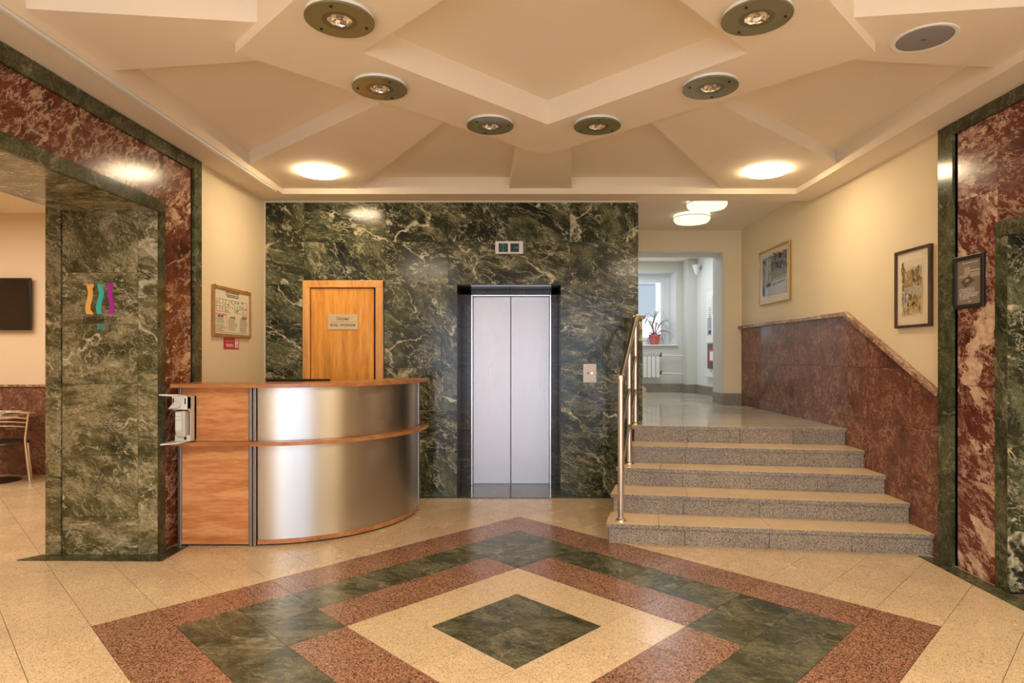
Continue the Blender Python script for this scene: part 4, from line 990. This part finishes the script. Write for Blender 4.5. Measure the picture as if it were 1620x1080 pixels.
def drum(x, y, z, label):
    t = thing('drum_lamp', label, 'ceiling light', (x, y, z), 'pale green drum lamps over the landing')
    r = .205
    MB().lathe([(.001, 0), (r, 0), (r+.004, -.015), (r+.004, -.060), (r-.02, -.088), (r-.06, -.095), (.001, -.097)], (x, y, z), 44).build('glass_drum', 'lamp_cool', t, smooth=True)
    MB().lathe([(r+.0045, -.030), (r+.007, -.033), (r+.007, -.037), (r+.0045, -.040)], (x, y, z), 44).build('trim_ring', 'white2', t, smooth=True)
drum(1.965, 6.62, 3.05, 'pale green glass drum lamp nearer the lobby over the landing'); drum(1.995, 7.32, 3.05, 'pale green glass drum lamp farther back over the landing')
spk = thing('ceiling_speaker', 'round grey meshed ceiling speaker at the upper right', 'speaker', (2.02, 3.125, ZM))
MB().lathe([(.001, -.004), (.128, -.004), (.142, -.007), (.147, -.003), (.147, 0), (.001, 0)], (2.02, 3.125, ZM), 40).build('rim', 'white2', spk, smooth=True)
MB().lathe([(.001, -.0095), (.10, -.009), (.127, -.0045), (.127, -.003)], (2.02, 3.125, ZM), 40).build('mesh_grille', 'speakerg', spk, smooth=True)
MB().box(2.0, 2.03, 3.121, 3.129, ZM-.0105, ZM-.0095).build('badge', 'black', spk)

# ============================================================ CORRIDOR THINGS
rd = thing('radiator', 'white sectional radiator below the corridor window', 'radiator', (2.1, 10.95, 1.0))
for k in range(11):
    x = 1.60+k*.074
    s_ = MB().box(x, x+.066, 10.89, 10.90, 1.015, 1.375).build('section', 'radiator', rd, bevel=.003)
    MB().box(x+.012, x+.054, 10.90, 10.98, 1.01, 1.445).build('section_core', 'radiator', rd, bevel=.004)
    b = MB()
    for j in range(3): b.box(x+.006+j*.021, x+.018+j*.021, 10.90, 10.975, 1.385, 1.44)
    b.build('fin', 'radiator', s_)
for z in (1.40, 1.085):
    MB().cyl((2.41, 10.95, z), (2.45, 10.95, z), .022).build('valve', 'brass', rd); MB().cyl((2.44, 10.93, z+.02), (2.44, 10.93, z+.05), .012).build('valve_handle', 'brass', rd)
    MB().tube([(2.45, 10.95, z), (2.60, 10.95, z), (2.62, 10.95, z-.006), (2.838, 10.95, z-.01)], .013, 10).build('pipe', 'radiator', rd, smooth=True)
pt_ = PY(1036, 545, 11.14); px_, py_ = pt_.x, 11.16
pl = thing('potted_plant', 'thin leaved plant in a pink pot on the window sill', 'potted plant', (px_, py_, 1.59))
MB().lathe([(.001, 0), (.065, 0), (.095, .15), (.105, .15), (.105, .185), (.092, .185), (.085, .165), (.001, .165)], (px_, py_, 1.59), 28).build('pot', 'pot', pl, smooth=True)
for k in range(8):
    a = 2*PI*k/8; MB().tube([(px_+.068*math.cos(a), py_+.068*math.sin(a), 1.60), (px_+.094*math.cos(a), py_+.094*math.sin(a), 1.735)], .006, 6).build('pot_rib', 'pot', pl)
MB().lathe([(.001, .166), (.084, .166)], (px_, py_, 1.59), 20).build('soil', 'soil', pl)
random.seed(5)
for k in range(26):
    a = random.uniform(0, 2*PI); L = random.uniform(.18, .42); up = random.uniform(.05, .36)
    base_ = Vector((px_, py_, 1.75)) if k < 17 else Vector((px_+random.choice([.07, -.05]), py_-.02, 1.93)); d = Vector((math.cos(a), math.sin(a)*.5, 0))
    pts = [base_+d*L*t_+Vector((0, 0, up*math.sin(PI*t_*.75)*1.1-.10*t_*t_*(1+k % 3))) for t_ in (0, .25, .5, .75, 1)]
    for p_ in pts: p_.y = min(p_.y, 11.30)
    sd_ = Vector((-d.y, d.x, .3)).normalized(); ws = (.010, .013, .012, .008, .001); b = MB(); vs = []
    for p_, w_ in zip(pts, ws): vs += [p_-sd_*w_, p_+Vector((0, 0, .003)), p_+sd_*w_]
    b.add(vs, [(i*3+j, i*3+j+1, i*3+j+4, i*3+j+3) for i in range(4) for j in range(2)]); b.build('leaf', 'leaf' if k % 3 else 'leaf2', pl)
MB().tube([(px_, py_, 1.755), (px_+.04, py_, 1.85), (px_+.07, py_-.02, 1.93)], .007, 6).build('stem', 'leaf2', pl); MB().tube([(px_, py_, 1.755), (px_-.03, py_, 1.85), (px_-.05, py_-.02, 1.93)], .007, 6).build('stem', 'leaf2', pl)
sc_l = thing('wall_lamp', 'small white cone shaped wall lamp on the corridor wall', 'wall lamp', (3.01, 10.45, 2.75))
MB().lathe([(.001, -.09), (.012, -.088), (.035, -.03), (.062, .05), (.066, .075), (.050, .082), (.001, .084)], (2.925, 10.45, 2.84), 24).build('shade', 'white2', sc_l, smooth=True)
MB().cyl((2.93, 10.45, 2.86), (3.01, 10.45, 2.86), .018).build('arm', 'alu', sc_l)
nb = thing('notice_board', 'white framed notice sheets on the corridor wall', 'notice', (3.01, 9.8, 1.7))
MB().box(2.992, 3.01, 9.2, 10.12, 1.60, 2.42).build('board', 'wpaper', nb, bevel=.003)
for k in range(2): 
    for j in range(3): MB().box(2.989, 2.992, 9.28+.28*j, 9.50+.28*j, 1.72+.33*k, 2.0+.33*k).build('sheet', 'white2' if (k+j) % 2 else 'pd', nb)
MB().box(2.9865, 2.989, 9.86, 9.97, 1.74, 1.80).build('printed_mark', 'ink', nb)
b = MB()
for j in range(10): b.box(2.9865, 2.989, 9.88, 9.97, 1.84+.035*j, 1.848+.035*j)
b.build('printed_lines', 'ink', nb)
hb = thing('alarm_panel', 'dark panel with red centre below the corridor notices', 'alarm panel', (3.01, 9.8, 1.2))
MB().box(2.975, 3.01, 9.35, 10.0, 1.19, 1.58).build('panel_body', 'pe', hb, bevel=.003); MB().box(2.968, 2.975, 9.4, 9.90, 1.29, 1.50).build('red_face', 'redp', hb); MB().box(2.965, 2.968, 9.5, 9.84, 1.32, 1.46).build('white_label', 'wpaper', hb)
tag(MB().box(2.95, 3.01, 9.3, 10.1, 1.055, 1.085).build('wall_shelf', 'white2', bevel=.004), 'narrow white shelf low on the corridor wall below the alarm panel', 'shelf')
fx = PZ(1018, 629, LZ); bx_ = thing('dustpan', 'beige upright dustpan with slanted handle standing on the corridor floor', 'dustpan', fx)
MB().solid([(fx.x-.05, fx.y, LZ), (fx.x+.04, fx.y, LZ), (fx.x+.04, fx.y, LZ+.15), (fx.x-.05, fx.y, LZ+.17)], (0, .16, 0)).build('pan', 'plaque', bx_, bevel=.006)
MB().tube([(fx.x-.0, fx.y+.05, LZ+.16), (fx.x-.06, fx.y+.05, LZ+.27)], .010, 8).build('handle', 'white', bx_, smooth=True)
